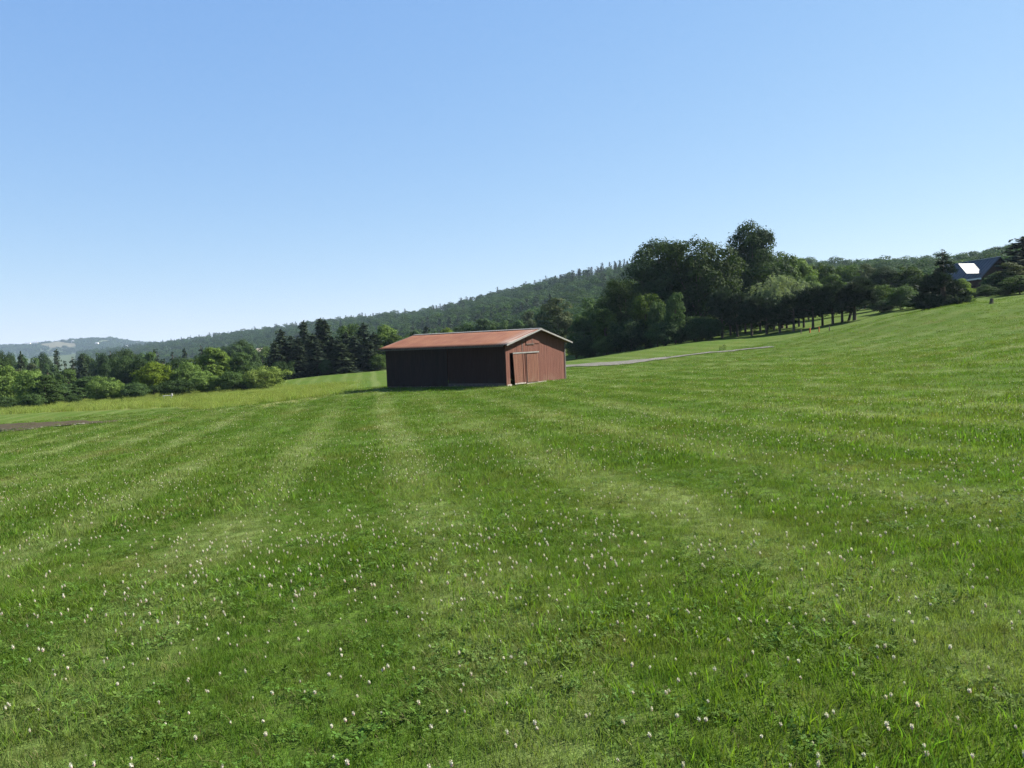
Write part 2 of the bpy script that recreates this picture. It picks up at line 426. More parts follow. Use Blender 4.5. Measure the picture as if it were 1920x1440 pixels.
def in_poly(x, y, poly):
    c = np.zeros(len(x), bool); n = len(poly)
    for i in range(n):
        x0, y0 = poly[i]; x1, y1 = poly[(i + 1) % n]
        k = ((y0 > y) != (y1 > y)) & (x < (x1 - x0) * (y - y0) / (y1 - y0 + 1e-12) + x0)
        c ^= k
    return c
ROADP = np.vstack([RA, RB[::-1]]); BEDP = np.vstack([EA, EB[::-1]])

# pale stones along the near lip of the bare earth
def stone_mesh(seed):
    r = random.Random(seed); bm = bmesh.new(); bmesh.ops.create_icosphere(bm, subdivisions=2, radius=1)
    for v in bm.verts: v.co *= 1 + r.uniform(-.16, .16); v.co.z *= .55
    m = bpy.data.meshes.new('stone'); bm.to_mesh(m); bm.free(); m.materials.append(M['stone']); return m
sm = [stone_mesh(i) for i in range(3)]
for i, (px, py) in enumerate([(6, 806), (12, 808.5), (20, 805), (47, 804), (54, 805.5), (60, 804.5), (78, 802.5), (103, 800.5), (110, 799.5), (140, 798), (147, 797), (156, 796)]):
    p = hit(px, py); o = add('pale_stone', sm[i % 3], loc=(p[0], p[1], p[2] + .03)); s = rnd.uniform(.06, .12)
    o.scale = (s * 1.5, s, s); o.rotation_euler = (0, 0, rnd.uniform(0, 6))
    tag(o, 'pale stone on the near lip of the bare earth patch at the left', 'stone', 'pale stones along the bare earth')

# ------------------------------------------------------------------ THE BARN
BA, BL, BW, BH, BRISE, BOG, BOE = .5986, 9.926, 7.1685, 2.6, .8517, .40, .3908
BO = np.array([-.334, 49.072, -2.507 + EYE])
BU = np.array([-math.cos(BA), math.sin(BA), 0]); BV = np.array([math.sin(BA), math.cos(BA), 0])
barn = empty('barn', BO)
# local frame: x = -BU (towards the open gable), y = BV; gable plane x = 0, walls run to x = -BL
barn.rotation_euler = (0, 0, math.atan2(-BU[1], -BU[0]))
tag(barn, 'low red plank barn with a rusty metal roof, alone on the mown lawn', 'barn')
def gable_tz(px, py):
    d = ray(px, py); o = BO - np.array([0, 0, EYE]); t = np.dot(o, BU) / np.dot(d, BU); P = d * t - o
    return float(np.dot(P, BV)), float(P[2])
SL = BRISE / (BW / 2)
def roofz(t): return BH + BRISE - abs(t - BW / 2) * SL
rb = random.Random(5)
def board_wall(y0, y1, ztop, x=0., z0=0., w=.2, th=.03, skip=None, b=None, flip=False):
    """vertical boards standing in the gable plane x"""
    b = b or MB(); t = y0
    while t < y1 - .01:
        e = min(t + w * rb.uniform(.8, 1.2), y1); g = .006; d = rb.uniform(0, .008)
        if y1 - e < .06: e = y1
        zb = z0 + rb.uniform(-.02, .02)
        if skip and skip(.5 * (t + e)): zb = skip(.5 * (t + e))
        cuts = [t + g, e - g]
        if t < BW / 2 < e: cuts = [t + g, BW / 2, e - g]
        for a, c in zip(cuts[:-1], cuts[1:]):
            za, zc = ztop(a), ztop(c)
            b.hexa([(x - th, a, zb), (x + d, a, zb), (x + d, c, zb), (x - th, c, zb), (x - th, a, za), (x + d, a, za), (x + d, c, zc), (x - th, c, zc)])
        t = e
    return b
rl = gable_tz(959, 662.7); rr = gable_tz(1008.3, 659.6)
d1l = gable_tz(960.5, 690)[0]; d1r = gable_tz(982, 690)[0]; d2r = gable_tz(1008, 690)[0]; d2l = gable_tz(985.5, 690)[0]
gapl = gable_tz(957.5, 700)[0]
RZ = .5 * (rl[1] + rr[1])
wall = board_wall(0, BW, lambda t: roofz(t) - .06, skip=lambda t: (RZ + .02) if gapl < t < d1r + .1 else 0)
wall.build('gable_wall', M['redboards'], barn)
board_wall(0, BW, lambda t: roofz(t) - .06, x=-BL + .03).build('gable_wall', M['redboards'], barn)
def side_wall(y, x0, x1, mat, out, name='side_wall', ztop=BH - .07):
    b = MB(); t = x0
    while t < x1 - .01:
        e = min(t + rb.uniform(.17, .24), x1)
        if x1 - e < .06: e = x1
        d = rb.uniform(0, .009); zb = rb.uniform(-.04, .0)
        ya, yb = (y - out * 0.03, y + out * d)
        b.box(t + .006, e - .006, min(ya, yb), max(ya, yb), zb, ztop); t = e
    return b.build(name, mat, barn)
split = -BL * .46
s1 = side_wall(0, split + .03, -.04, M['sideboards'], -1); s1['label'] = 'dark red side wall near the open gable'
s2 = side_wall(-.035, -BL + .02, split, M['darkboards'], -1); s2['label'] = 'tarred, shade-darkened left part of the long side wall'
side_wall(BW, -BL + .02, -.04, M['redboards'], 1)
# dark gap boards and sills
b = MB(); b.box(-BL + .05, -.06, -.012, .05, -.10, .14); b.build('sill_beam', M['darktrim'], barn)
for y0, y1, z0, z1 in ((.03, .52, -.06, .05), (d2l + .05, 4.7, -.07, .03), (5.0, 5.8, -.05, .0), (6.75, BW, -.07, -.0)):
    b = MB(); b.box(-.02, .05, y0, y1, z0, z1); b.build('sill', M['sill'], barn)
# corner boards
for y0, y1 in ((-.03, .11), (BW - .1, BW + .03)):
    b = MB(); b.box(.012, .04, y0, y1, -.02, roofz(max(0, min(BW, (y0 + y1) / 2))) - .12)
    b.build('corner_board', M['redboards'] if y0 < 0 else M['darktrim'], barn)
# sliding door: rail, two leaves, the left one sagging open
b = MB(); b.hexa([(.05, rl[0], rl[1] - .035), (.11, rl[0], rl[1] - .035), (.11, rr[0], rr[1] - .035), (.05, rr[0], rr[1] - .035),
                  (.05, rl[0], rl[1] + .05), (.11, rl[0], rl[1] + .05), (.11, rr[0], rr[1] + .05), (.05, rr[0], rr[1] + .05)])
b.build('door_rail', M['paletrim'], barn)
def leaf(name, y0t, y1t, y0b, y1b, z0, z1, x0, x1, mat):
    """door leaf made of boards, possibly leaning in its plane"""
    b = MB(); n = max(3, int((y1t - y0t) / .17))
    for i in range(n):
        f0, f1 = i / n, (i + 1) / n; d = rb.uniform(0, .008); g = .005
        tl, tr = y0t + (y1t - y0t) * f0 + g, y0t + (y1t - y0t) * f1 - g
        bl_, br_ = y0b + (y1b - y0b) * f0 + g, y0b + (y1b - y0b) * f1 - g
        b.hexa([(x0, bl_, z0), (x1 + d, bl_, z0), (x1 + d, br_, z0), (x0, br_, z0), (x0, tl, z1), (x1 + d, tl, z1), (x1 + d, tr, z1), (x0, tr, z1)])
    return b.build(name, mat, barn)
dtl = gable_tz(959.5, 664.2)[0]; dbl = gable_tz(963.8, 718)[0]; dtr = gable_tz(981, 664)[0]; dbr = gable_tz(984.0, 716)[0]
lf = leaf('door', dtl, dtr, dbl, dbr, .09, RZ - .06, .055, .085, M['doorboards']); lf['label'] = 'narrow left door leaf sagging open'
b = MB(); b.box(.06, .095, dbl, dbr, .0, .085); o = b.build('bottom_rail', M['sill'], lf)
b = MB(); b.hexa([(.096, dbr - .22, .09), (.115, dbr - .22, .09), (.115, dbr - .1, .09), (.096, dbr - .1, .09), (.096, dtr - .2, RZ - .07), (.115, dtr - .2, RZ - .07), (.115, dtr - .1, RZ - .07), (.096, dtr - .1, RZ - .07)])
b.build('door_strip', M['redboards'], lf)
lf2 = leaf('door', d2l, d2r, d2l + .06, d2r, .06, RZ - .10, .052, .085, M['doorboards']); lf2['label'] = 'right door leaf, shut'
b = MB(); b.box(.088, .105, d2l - .02, d2l + .05, .06, RZ - .11); b.build('door_strip', M['sideboards'], lf2)  # dark strip painted in for the shaded gap between the two leaves
b = MB(); b.box(.05, .09, d1r + .1, d2l - .06, -.02, RZ - .05); b.build('door_post', M['redboards'], barn)
# loft hatch under the peak
h0 = gable_tz(985.5, 644.5); h1 = gable_tz(1010.5, 643.5)
b = MB(); b.box(.014, .045, h0[0], h1[0], h0[1], h0[1] + .5); hx = b.build('loft_hatch', M['redboards'], barn)
b = MB(); b.box(.046, .06, h0[0], h0[0] + .95, h0[1] - .05, h0[1] + .0); b.build('batten', M['darktrim'], hx)
hm = gable_tz(996.5, 640)[0]
b = MB(); b.box(.047, .058, hm - .02, hm + .02, h0[1] + .01, h0[1] + .48); b.build('batten', M['darktrim'], hx)
b = MB(); b.box(-.05, .02, gable_tz(979, 655)[0] - .03, gable_tz(979, 655)[0] + .03, RZ + .1, roofz(2) - .2); b.build('batten', M['darktrim'], barn)
# roof: two corrugated slopes, ridge cap, rake boards, rafters' underside
half = math.hypot(BW / 2 + BOE, (BW / 2 + BOE) * SL); ang = math.atan(SL)
def corrugated(name, L, S, mat, pitch=.20, amp=.016):
    nx = int(L / pitch) * 6; xs = np.linspace(-L, 0, nx); ys = np.linspace(0, S, 7)
    X, Y = np.meshgrid(xs, ys)
    sheet = np.floor((X / .78)); bend = .010 * np.sin(sheet * 12.9) * (1 - Y / S)
    Z = amp * np.sin(2 * math.pi * X / pitch) + bend + .006 * np.sin(X * 1.1 + Y * 2.1)
    V = np.c_[X.ravel(), Y.ravel(), Z.ravel()]
    i = np.arange(6)[:, None] * nx; j = np.arange(nx - 1)
    Q = np.stack([i + j, i + j + 1, i + nx + j + 1, i + nx + j], -1).reshape(-1, 4)
    V2 = V.copy(); V2[:, 2] -= .012; o = len(V)
    Q2 = Q[:, ::-1] + o
    bd = np.r_[np.arange(nx), np.arange(1, 7) * nx + nx - 1, 6 * nx + np.arange(nx - 2, -1, -1), np.arange(5, 0, -1) * nx]
    bn = np.roll(bd, -1); E = np.c_[bn, bd, bd + o, bn + o]
    return mesh_np(name, np.vstack([V, V2]), np.vstack([Q, Q2, E]), [mat], smooth=True)
rl_ = BL + 2 * BOG
for side in (0, 1):
    r = add('roof', corrugated('roof', rl_, half, M['rust']), barn)
    if side == 0:
        r.location = (BOG, -BOE, BH - BOE * SL); r.rotation_euler = (ang, 0, 0)
    else:
        r.location = (BOG, BW + BOE, BH - BOE * SL)
        r.matrix_local = Matrix.Translation((BOG - rl_, BW + BOE, BH - BOE * SL)) @ Matrix.Rotation(math.pi, 4, 'Z') @ Matrix.Rotation(ang, 4, 'X')
    r['label'] = 'rusty corrugated slope facing the camera' if side == 0 else 'rusty corrugated slope on the far side'
b = MB(); zr = BH + BRISE + .035
for dy in (-1, 1):
    y0, y1 = BW / 2, BW / 2 + dy * .20
    p = [(-BL - BOG - .02, y0, zr), (BOG + .02, y0, zr), (BOG + .02, y1, zr - .2 * SL), (-BL - BOG - .02, y1, zr - .2 * SL)]
    b.hexa([(x, y, z) for x, y, z in p] + [(x, y, z + .012) for x, y, z in p])
b.build('ridge_cap', M['paletrim'], barn)
for xg in (BOG, -BL - BOG - .03):
    for dy in (-1, 1):
        b = MB(); y0, y1 = BW / 2, BW / 2 + dy * (BW / 2 + BOE + .01); z0, z1 = BH + BRISE + .02, BH - BOE * SL + .015
        hgt = .10
        b.hexa([(xg, y0, z0 - hgt), (xg + .03, y0, z0 - hgt), (xg + .03, y1, z1 - hgt), (xg, y1, z1 - hgt), (xg, y0, z0), (xg + .03, y0, z0), (xg + .03, y1, z1), (xg, y1, z1)])
        b.build('rake_board', M['paletrim'], barn)
b = MB()
for k in range(13):     # rafters seen under the eaves
    x = -BL + .1 + k * (BL - .2) / 12
    for dy in (-1, 1):
        y0, y1 = BW / 2, BW / 2 + dy * (BW / 2 + BOE - .03); z0, z1 = BH + BRISE - .03, BH - BOE * SL - .025
        b.hexa([(x - .03, y0, z0 - .1), (x + .03, y0, z0 - .1), (x + .03, y1, z1 - .1), (x - .03, y1, z1 - .1), (x - .03, y0, z0), (x + .03, y0, z0), (x + .03, y1, z1), (x - .03, y1, z1)])
b.build('rafters', M['darktrim'], barn)
b = MB(); b.box(-BL - .1, .1, -BOE - .0, -BOE + .03, BH - BOE * SL - .13, BH - BOE * SL - .03); b.build('eave_board', M['darktrim'], barn)

# ------------------------------------------------------------------ TREES: crowns of many small leaves
def rand_dirs(n, r):
    v = r.normal(size=(n, 3)); return v / np.linalg.norm(v, axis=1)[:, None]

def leaf_quads(P, Nn, size, r, aspect=.6):
    """rhombic leaves at P facing Nn"""
    n = len(P)
    Nn = Nn / np.linalg.norm(Nn, axis=1)[:, None]
    a = np.cross(Nn, rand_dirs(n, r)); a /= np.linalg.norm(a, axis=1)[:, None] + 1e-9
    b = np.cross(Nn, a)
    s = size * r.uniform(.6, 1.3, n)[:, None]
    V = np.stack([P - a * s, P - b * s * aspect, P + a * s, P + b * s * aspect], 1).reshape(-1, 3)
    return V, np.arange(4 * n).reshape(-1, 4)

def limb_tubes(b, base, tip, r0, r1, r, k=4, sag=.0):
    base, tip = np.array(base), np.array(tip); pts = []
    for i in range(k):
        f = i / (k - 1); p = base + (tip - base) * f
        if 0 < i < k - 1: p = p + r.normal(0, .02, 3)
        p[2] += sag * math.sin(f * math.pi); pts.append(p)
    b.tube(pts, [r0 + (r1 - r0) * i / (k - 1) for i in range(k)], 6)

def broadleaf(seed, leaves=6000, crown=(.5, .5), z0=.2, top=.98, nc=70, size=.02, clump=.10, conic=0., mat='mid', trunk_r=.022, flat=.5, bushy=False):
    """unit-height broadleaf tree: returns (trunk mesh, crown mesh). crown half width = crown[0]"""
    r = np.random.default_rng(seed)
    C = []; Rr = []
    lob = rand_dirs(7, r); lobs = r.uniform(-.25, .3, 7)
    while len(C) < nc:
        d = rand_dirs(1, r)[0]; rad = r.uniform(.25, 1) ** .55
        bump = 1 + sum(l * max(0, d @ q) ** 3 for q, l in zip(lob, lobs))
        zz = d[2] * rad * bump
        zc = (z0 + top) / 2; hh = (top - z0) / 2
        z = zc + hh * .88 * np.clip(zz, -1, 1.0)
        w = 1.0
        f = (z - z0) / (top - z0)
        if conic: w = (1 - conic) + conic * min(1.2, 1.35 * (1 - f) + .12)
        w *= min(1, .55 + f * 2.2)
        C.append((d[0] * rad * bump * crown[0] * .82 * w, d[1] * rad * bump * crown[0] * .82 * w, z)); Rr.append(clump * r.uniform(.55, 1.35))
    C = np.array(C); Rr = np.array(Rr)
    share = Rr ** 2 / (Rr ** 2).sum(); V = []; Fq = []; o = 0
    for c, q, s in zip(C, Rr, share):
        n = max(8, int(leaves * s)); d = rand_dirs(n, r)
        d[:, 2] = np.where(d[:, 2] < -.35, -d[:, 2] * .6, d[:, 2])
        rad = q * r.uniform(.74, 1.04, n)[:, None] * (1 + .16 * np.sin(d[:, :1] * 5 + c[0] * 40) * np.cos(d[:, 1:2] * 5 + c[1] * 40))
        P = c + d * rad * np.array([1.15, 1.15, .85])
        nn = d * 1.0 + rand_dirs(n, r) * .55 + np.array([0, 0, .35])
        v, f = leaf_quads(P, nn, size, r); V.append(v); Fq.append(f + o); o += len(v)
    cm = mesh_np('crown', np.vstack(V), np.vstack(Fq), [M[mat]])
    b = MB()
    if bushy:
        for k in range(6):
            t = C[r.integers(len(C))]; limb_tubes(b, (r.normal(0, .02), r.normal(0, .02), -.03), t * np.array([.7, .7, .8]), trunk_r * .6, trunk_r * .15, r)
    else:
        sway = r.normal(0, .012, 2)
        pts = [(0, 0, -.04), (0, 0, .02), (sway[0], sway[1], z0 * .7 + .05), (sway[0] * 2, sway[1] * 2, .5), (sway[0] * 1.5, sway[1] * 1.5, top * .85)]
        b.tube(pts, [trunk_r * 1.5, trunk_r, trunk_r * .85, trunk_r * .5, trunk_r * .1], 9)
        for k in range(10):
            t = C[r.integers(len(C))]; zb = min(t[2] - .06, r.uniform(z0 * .7, .6))
            zb = max(zb, z0 * .5)
            limb_tubes(b, (sway[0], sway[1], zb), t, trunk_r * .4, trunk_r * .1, r)
    return b.mesh('trunk', M['bark'], True), cm

def spruce(seed, levels=24, width=.2, mat='spruce', z0=.05, per=9, sprays=15, size=.022, trunk_r=.014, ragged=.25, power=.85):
    r = np.random.default_rng(seed); P = []; Nn = []
    for l in range(levels):
        f = l / (levels - 1); z = z0 + (1 - z0) * f ** .95
        L = width * (1.03 - f) ** power
        for k in range(max(4, int(per * (1.1 - .6 * f)))):
            a = r.uniform(0, 2 * math.pi); ll = L * r.uniform(1 - ragged * 1.6, 1 + ragged); n = max(4, int(sprays * (.35 + ll / width)))
            t = r.uniform(.15, 1, n)
            droop = -.25 * ll * t + .22 * ll * t ** 2.5
            base = np.c_[math.cos(a) * ll * t, math.sin(a) * ll * t, z + droop + .02 * (1 - f)]
            sw = size * 1.4 * (1.15 - t)
            P.append(base + np.c_[r.normal(0, 1, n) * sw, r.normal(0, 1, n) * sw, r.normal(0, .4, n) * size - size * .3])
            Nn.append(np.c_[math.cos(a) * .5 * np.ones(n), math.sin(a) * .5 * np.ones(n), np.ones(n)] + r.normal(0, .45, (n, 3)))
    P.append(np.c_[r.normal(0, .004, 14), r.normal(0, .004, 14), r.uniform(.95, 1.03, 14)]); Nn.append(r.normal(0, 1, (14, 3)) * [1, 1, .2])
    P = np.vstack(P); Nn = np.vstack(Nn)
    v, f = leaf_quads(P, Nn, size, r, .45)
    cm = mesh_np('crown', v, f, [M[mat]])
    b = MB(); b.tube([(0, 0, -.03), (0, 0, .3), (0, 0, .98)], [trunk_r * 1.2, trunk_r * .8, trunk_r * .1], 8)
    return b.mesh('trunk', M['bark'], True), cm

def pine(seed, leaves=5200, z0=.24, w=.38, nc=42, mat='pine', trunk_r=.03, clump=.11, lean=0., conic=.3):
    """needle clumps on whorled limbs over a bare stem"""
    r = np.random.default_rng(seed); V = []; Fq = []; o = 0; C = []; Rr = []
    for k in range(nc):
        f = r.uniform(0, 1) ** (1.35 if conic > .5 else .9); z = z0 + (1 - z0) * f * .95; a = r.uniform(0, 2 * math.pi)
        rr = w * ((1 - conic) + conic * (1 - f)) * math.sqrt(max(.08, 1 - (abs(f - .35) / .75) ** 2.2)) * r.uniform(.15, 1) ** .5
        C.append((math.cos(a) * rr * .85 + lean * z, math.sin(a) * rr * .85, z)); Rr.append(clump * r.uniform(.6, 1.25) * (1.25 - .95 * f if conic > .5 else 1))
    C = np.array(C); Rr = np.array(Rr); share = Rr ** 2 / (Rr ** 2).sum()
    for c, q, s in zip(C, Rr, share):
        n = max(10, int(leaves * s)); d = rand_dirs(n, r); d[:, 2] = np.abs(d[:, 2]) * np.where(r.random(n) < .75, 1, -.6)
        st = c + d * q * r.uniform(.25, .75, n)[:, None]
        e = st + (d + [0, 0, .25]) * q * r.uniform(.35, .7, n)[:, None]
        sd = np.cross(d, rand_dirs(n, r)); sd /= np.linalg.norm(sd, axis=1)[:, None] + 1e-9
        wd = .008 * r.uniform(.7, 1.5, n)[:, None]
        v = np.stack([st - sd * wd, st + sd * wd, e + sd * wd * .35, e - sd * wd * .35], 1).reshape(-1, 3)
        V.append(v); Fq.append(np.arange(4 * n).reshape(-1, 4) + o); o += 4 * n
    cm = mesh_np('crown', np.vstack(V), np.vstack(Fq), [M[mat]])
    b = MB(); b.tube([(0, 0, -.06), (0, 0, .01), (lean * .2, 0, .25), (lean * .55, .005, .55), (lean * .9, 0, .9)], [trunk_r * 1.4, trunk_r, trunk_r * .85, trunk_r * .55, trunk_r * .12], 9)
    for k in range(16):
        t = C[r.integers(len(C))]; zb = max(z0 * .8, t[2] - .08); limb_tubes(b, (lean * zb, 0, zb), t, trunk_r * .28, trunk_r * .08, r)
    return b.mesh('trunk', M['bark'], True), cm

def willow(seed):
    r = np.random.default_rng(seed); P = []; Nn = []
    C = []
    for k in range(60):
        d = rand_dirs(1, r)[0]; d[2] = abs(d[2]) * .8 + .1; C.append(np.array([d[0] * .38, d[1] * .38, .42 + d[2] * .5]) * [r.uniform(.4, 1), r.uniform(.4, 1), 1])
    for c in C:
        for s in range(9):
            n = 20; t = np.linspace(0, 1, n); L = r.uniform(.12, .32); dx, dy = c[:2] * .25 + r.normal(0, .05, 2)
            P.append(np.c_[c[0] + r.normal(0, .05) + dx * t, c[1] + r.normal(0, .05) + dy * t, c[2] + r.normal(0, .03) + .05 * t - L * t ** 1.6] + r.normal(0, .008, (n, 3)))
            Nn.append(np.c_[np.full((n, 2), 0) + c[:2] * 2, np.full(n, .3)] + r.normal(0, .5, (n, 3)))
    v, f = leaf_quads(np.vstack(P), np.vstack(Nn), .016, r, .35)
    b = MB(); b.tube([(0, 0, -.04), (0, 0, .02), (.02, 0, .3), (.01, .02, .7)], [.05, .035, .03, .006], 9)
    for k in range(9): limb_tubes(b, (.02, 0, .28), C[k * 6], .014, .004, r)
    return b.mesh('trunk', M['bark'], True), mesh_np('crown', v, f, [M['willow']])

PROTO = {
    'maple': [broadleaf(1, 27000, (.45,), .03, .99, 105, .0135, .12, mat='maple'), broadleaf(2, 27000, (.46,), .03, .99, 110, .0135, .115, mat='maple'), broadleaf(9, 26000, (.42,), .03, .99, 95, .0135, .115, .55, mat='maple')],
    'mid': [broadleaf(3, 9000, (.42,), .04, .98, 95, .021, .10, mat='mid'), broadleaf(4, 9000, (.37,), .03, .98, 95, .021, .095, .35, mat='mid'), broadleaf(14, 9000, (.4,), .02, .98, 95, .021, .095, .2, mat='mid')],
    'light': [broadleaf(5, 8500, (.42,), .02, .98, 85, .022, .10, .2, mat='light'), broadleaf(6, 8500, (.36,), .02, .98, 85, .022, .09, .45, mat='light')],
    'grey': [broadleaf(7, 8000, (.38,), .04, .98, 100, .018, .08, .3, mat='grey')],
    'bush': [broadleaf(8, 11000, (.78,), -.04, .95, 95, .027, .18, mat='mid', bushy=True), broadleaf(18, 11000, (.8,), -.04, .95, 95, .027, .19, mat='maple', bushy=True)],
    'lightbush': [broadleaf(41, 11000, (.64,), -.03, .97, 85, .026, .16, .25, mat='light', bushy=True), broadleaf(42, 11000, (.68,), -.03, .97, 85, .026, .165, .1, mat='light', bushy=True)],
    'lime': [broadleaf(10, 10000, (.72,), -.03, .95, 85, .026, .17, mat='lime', bushy=True)],
    'spruce': [spruce(1, 26, per=12, sprays=20, power=.7), spruce(2, 28, .18, per=12, sprays=20, power=.7), spruce(3, 24, .23, per=12, sprays=20, ragged=.35, power=.65)],
    'pine': [pine(1, 6500, .34, nc=46), pine(2, 6500, .30, w=.42, nc=50), pine(3, 6500, w=.38, z0=.38), pine(4, 6500, w=.40, lean=.28, z0=.36)],
    'whitepine': [pine(5, 8500, .02, .36, 85, conic=.92, clump=.085), pine(6, 8500, .03, .36, 85, conic=.8, clump=.085)],
    'willow': [willow(1)],
}
NAME = {'maple': 'maple_tree', 'mid': 'broadleaf_tree', 'light': 'young_tree', 'grey': 'poplar_tree', 'bush': 'shrub', 'lime': 'shrub', 'lightbush': 'young_tree', 'spruce': 'spruce_tree',
        'pine': 'pine_tree', 'whitepine': 'white_pine', 'willow': 'willow_tree'}
HALF = {'maple': .42, 'mid': .40, 'light': .39, 'grey': .38, 'bush': .80, 'lime': .73, 'lightbush': .67, 'spruce': .2, 'pine': .38, 'whitepine': .34, 'willow': .42}
tr = random.Random(21)
def tree(kind, px, top, D, wpx, label, group=None, var=None, z=None, cat=None, rz=None, minh=1.0):
    """a tree whose stem stands at depth D in column px and whose top reaches row top; wpx is its width in photo pixels"""
    P = at(px, top, D); x, y = P[0], D
    gz = g1(x, y) if z is None else z
    h = max(minh, P[2] - gz); w = wpx / F * D / 2
    v = PROTO[kind][var if var is not None else tr.randrange(len(PROTO[kind]))]
    sxy = w / HALF[kind]
    root = empty(NAME[kind], (x, y, gz - .05), tr.uniform(0, 6.28) if rz is None else rz, (sxy, sxy, h))
    add('trunk', v[0], root); add('crown', v[1], root)
    tag(root, label, cat or ('shrub' if kind in ('bush', 'lime') else 'tree'), group)
    return root

# --- right: the big maples and what grows around their feet
GM = 'broadleaf trees right of the barn'
tree('maple', 1238, 452, 114, 128, 'dark round-crowned maple, left one of the two big crowns behind the driveway', GM, 0)
tree('maple', 1308, 444, 111, 142, 'widest dark maple, right one of the two joined crowns behind the driveway', GM, 1)
tree('maple', 1410, 418, 120, 122, 'tallest maple with a narrow tiered top rising above all other trees', GM, 2)
tree('mid', 1464, 460, 128, 90, 'lighter broadleaf tree against the right flank of the tallest maple', GM, 0)
tree('mid', 1358, 500, 128, 84, 'broadleaf tree filling the gap between joined maples and tallest maple', GM, 1)
tree('maple', 1172, 520, 120, 84, 'dark rounded tree on the left shoulder of the big maples', GM, 1)
tree('mid', 1128, 543, 126, 80, 'sunlit green tree stepping down left of the big maples', GM, 0)
tree('mid', 1092, 583, 122, 64, 'small broadleaf tree nearest the barn roof end on the right', GM, 2)
tree('grey', 1045, 552, 150, 92, 'loose grey-green tree rising right behind the barn peak', GM)
tree('mid', 1135, 578, 108, 66, 'olive tree in front of the wood with a lit right side, below the maples', GM, 1)
tree('mid', 1208, 540, 104, 62, 'broadleaf tree at the foot of the left maple with a pale lit top', GM, 0)
tree('mid', 1264, 549, 98, 48, 'slim yellow-green sapling lit against the dark maple foot', GM, 1)
tree('mid', 1230, 556, 101, 36, 'thin grey-green sapling just left of the yellow-green one', GM, 0)
tree('bush', 1180, 590, 103, 90, 'dark shrub in shade under the left maple', 'shaded shrubs along the driveway wood', 1)
tree('bush', 1105, 622, 110, 90, 'dark shrub in shade nearest the barn at the wood edge', 'shaded shrubs along the driveway wood', 1)
tree('bush', 1245, 600, 98, 80, 'dark shrub in shade below the slim yellow-green sapling', 'shaded shrubs along the driveway wood', 0)
tree('bush', 1305, 585, 99, 90, 'dark shrub in shade below the widest maple', 'shaded shrubs along the driveway wood', 1)
tree('bush', 1140, 630, 106, 70, 'low dark shrub between the barn end and the left maple', 'shaded shrubs along the driveway wood', 0)
for i, (px, dh) in enumerate([(1078, 46), (1104, 40), (1132, 34), (1160, 44), (1188, 36), (1216, 46), (1246, 38), (1274, 44), (1302, 40), (1330, 46)]):
    D = float(np.interp(px, [1070, 1330], [112, 96])); base = at(px, 0, D)[0], D; zb = g1(*base)
    tp_ = zb + dh / F * D; d_ = ray(px, 600)
    y_ = 720 - F * 0; yy = hor(px) - (tp_ - EYE) / D * F
    tree('bush', px, yy, D, 52, f'black-shaded undergrowth shrub at the wood edge, {["first", "second", "third", "fourth", "fifth", "sixth", "seventh", "eighth", "ninth", "tenth"][i]} from the barn', 'undergrowth along the wood edge', i % 2)
for i, px in enumerate([1352, 1382, 1412, 1440]):
    D = 112 - 2.5 * i; x_ = at(px, 600, D)[0]; yy = hor(px) - (g1(x_, D) + 52 / F * D - EYE) / D * F
    tree('bush', px, yy, D, 60, f'dark shrub behind the bare pine stems, {["first", "second", "third", "fourth"][i]} from the left', 'undergrowth behind the pine row', i % 2)
# --- the willow and the mixed trees behind the pine row
tree('willow', 1462, 502, 101, 124, 'pale sage willow with drooping strands behind the pine row')
GB = 'mixed trees behind the pine row'
for px, top, D, w, k, lab in [(1500, 478, 132, 70, 'light', 'light green tree right behind the willow'), (1540, 484, 135, 74, 'mid', 'feathery green tree second behind the pine row right of the willow'),
        (1583, 487, 138, 70, 'mid', 'broadleaf tree behind the middle of the pine row'), (1620, 490, 134, 66, 'grey', 'grey-green tree behind the right end of the pine row'),
        (1660, 500, 124, 74, 'maple', 'dark tree just right of the pine row'), (1702, 494, 122, 70, 'mid', 'dark green tree left of the lone white pine'),
        (1640, 528, 112, 60, 'mid', 'lower broadleaf tree at the right end of the pine row'), (1736, 512, 112, 60, 'maple', 'dark tree touching the left side of the white pine'),
        (1560, 515, 112, 70, 'mid', 'tree showing between pine crowns and the skyline in the row middle'), (1515, 512, 115, 60, 'light', 'bright tree between willow and pines')]:
    tree(k, px, top, D, w, lab, GB)
tree('bush', 1692, 533, 92, 74, 'grey-green shrub in the sun left of the lone white pine', var=0)
tree('bush', 1655, 558, 95, 60, 'dark shrub tucked right of the last pine', var=1)
tree('bush', 1722, 556, 88, 60, 'dark shrub at the left foot of the white pine', var=1)
tree('whitepine', 1767, 462, 80, 112, 'lone dark white pine with a pointed top standing left of the house', var=0)
tree('light', 1802, 520, 86, 44, 'yellow-green young tree covering the left corner of the house roof', var=0)
tree('bush', 1815, 540, 91, 46, 'light green shrub below the white eave of the house', var=0)
tree('bush', 1853, 536, 90, 46, 'low spreading shrub in front of the house wall', var=0)
tree('mid', 1876, 505, 93, 66, 'dark leafy tree right before the house gable', var=0)
tree('mid', 1850, 532, 91, 44, 'small leafy tree under the lower corner of the house roof', var=1)
tree('grey', 1893, 488, 92, 72, 'bushy tree hiding the right side of the house')
tree('spruce', 1918, 446, 104, 118, 'tall dark spruce at the right edge of the picture', var=2)
tree('mid', 1912, 512, 84, 60, 'dark tree in front of the spruce at the right edge', var=0)
tree('bush', 1884, 545, 86, 46, 'small dark shrub right of the house on the lawn crest', var=1)
tree('bush', 1772, 548, 83, 60, 'dark skirt of scrub at the white pine foot', var=1)
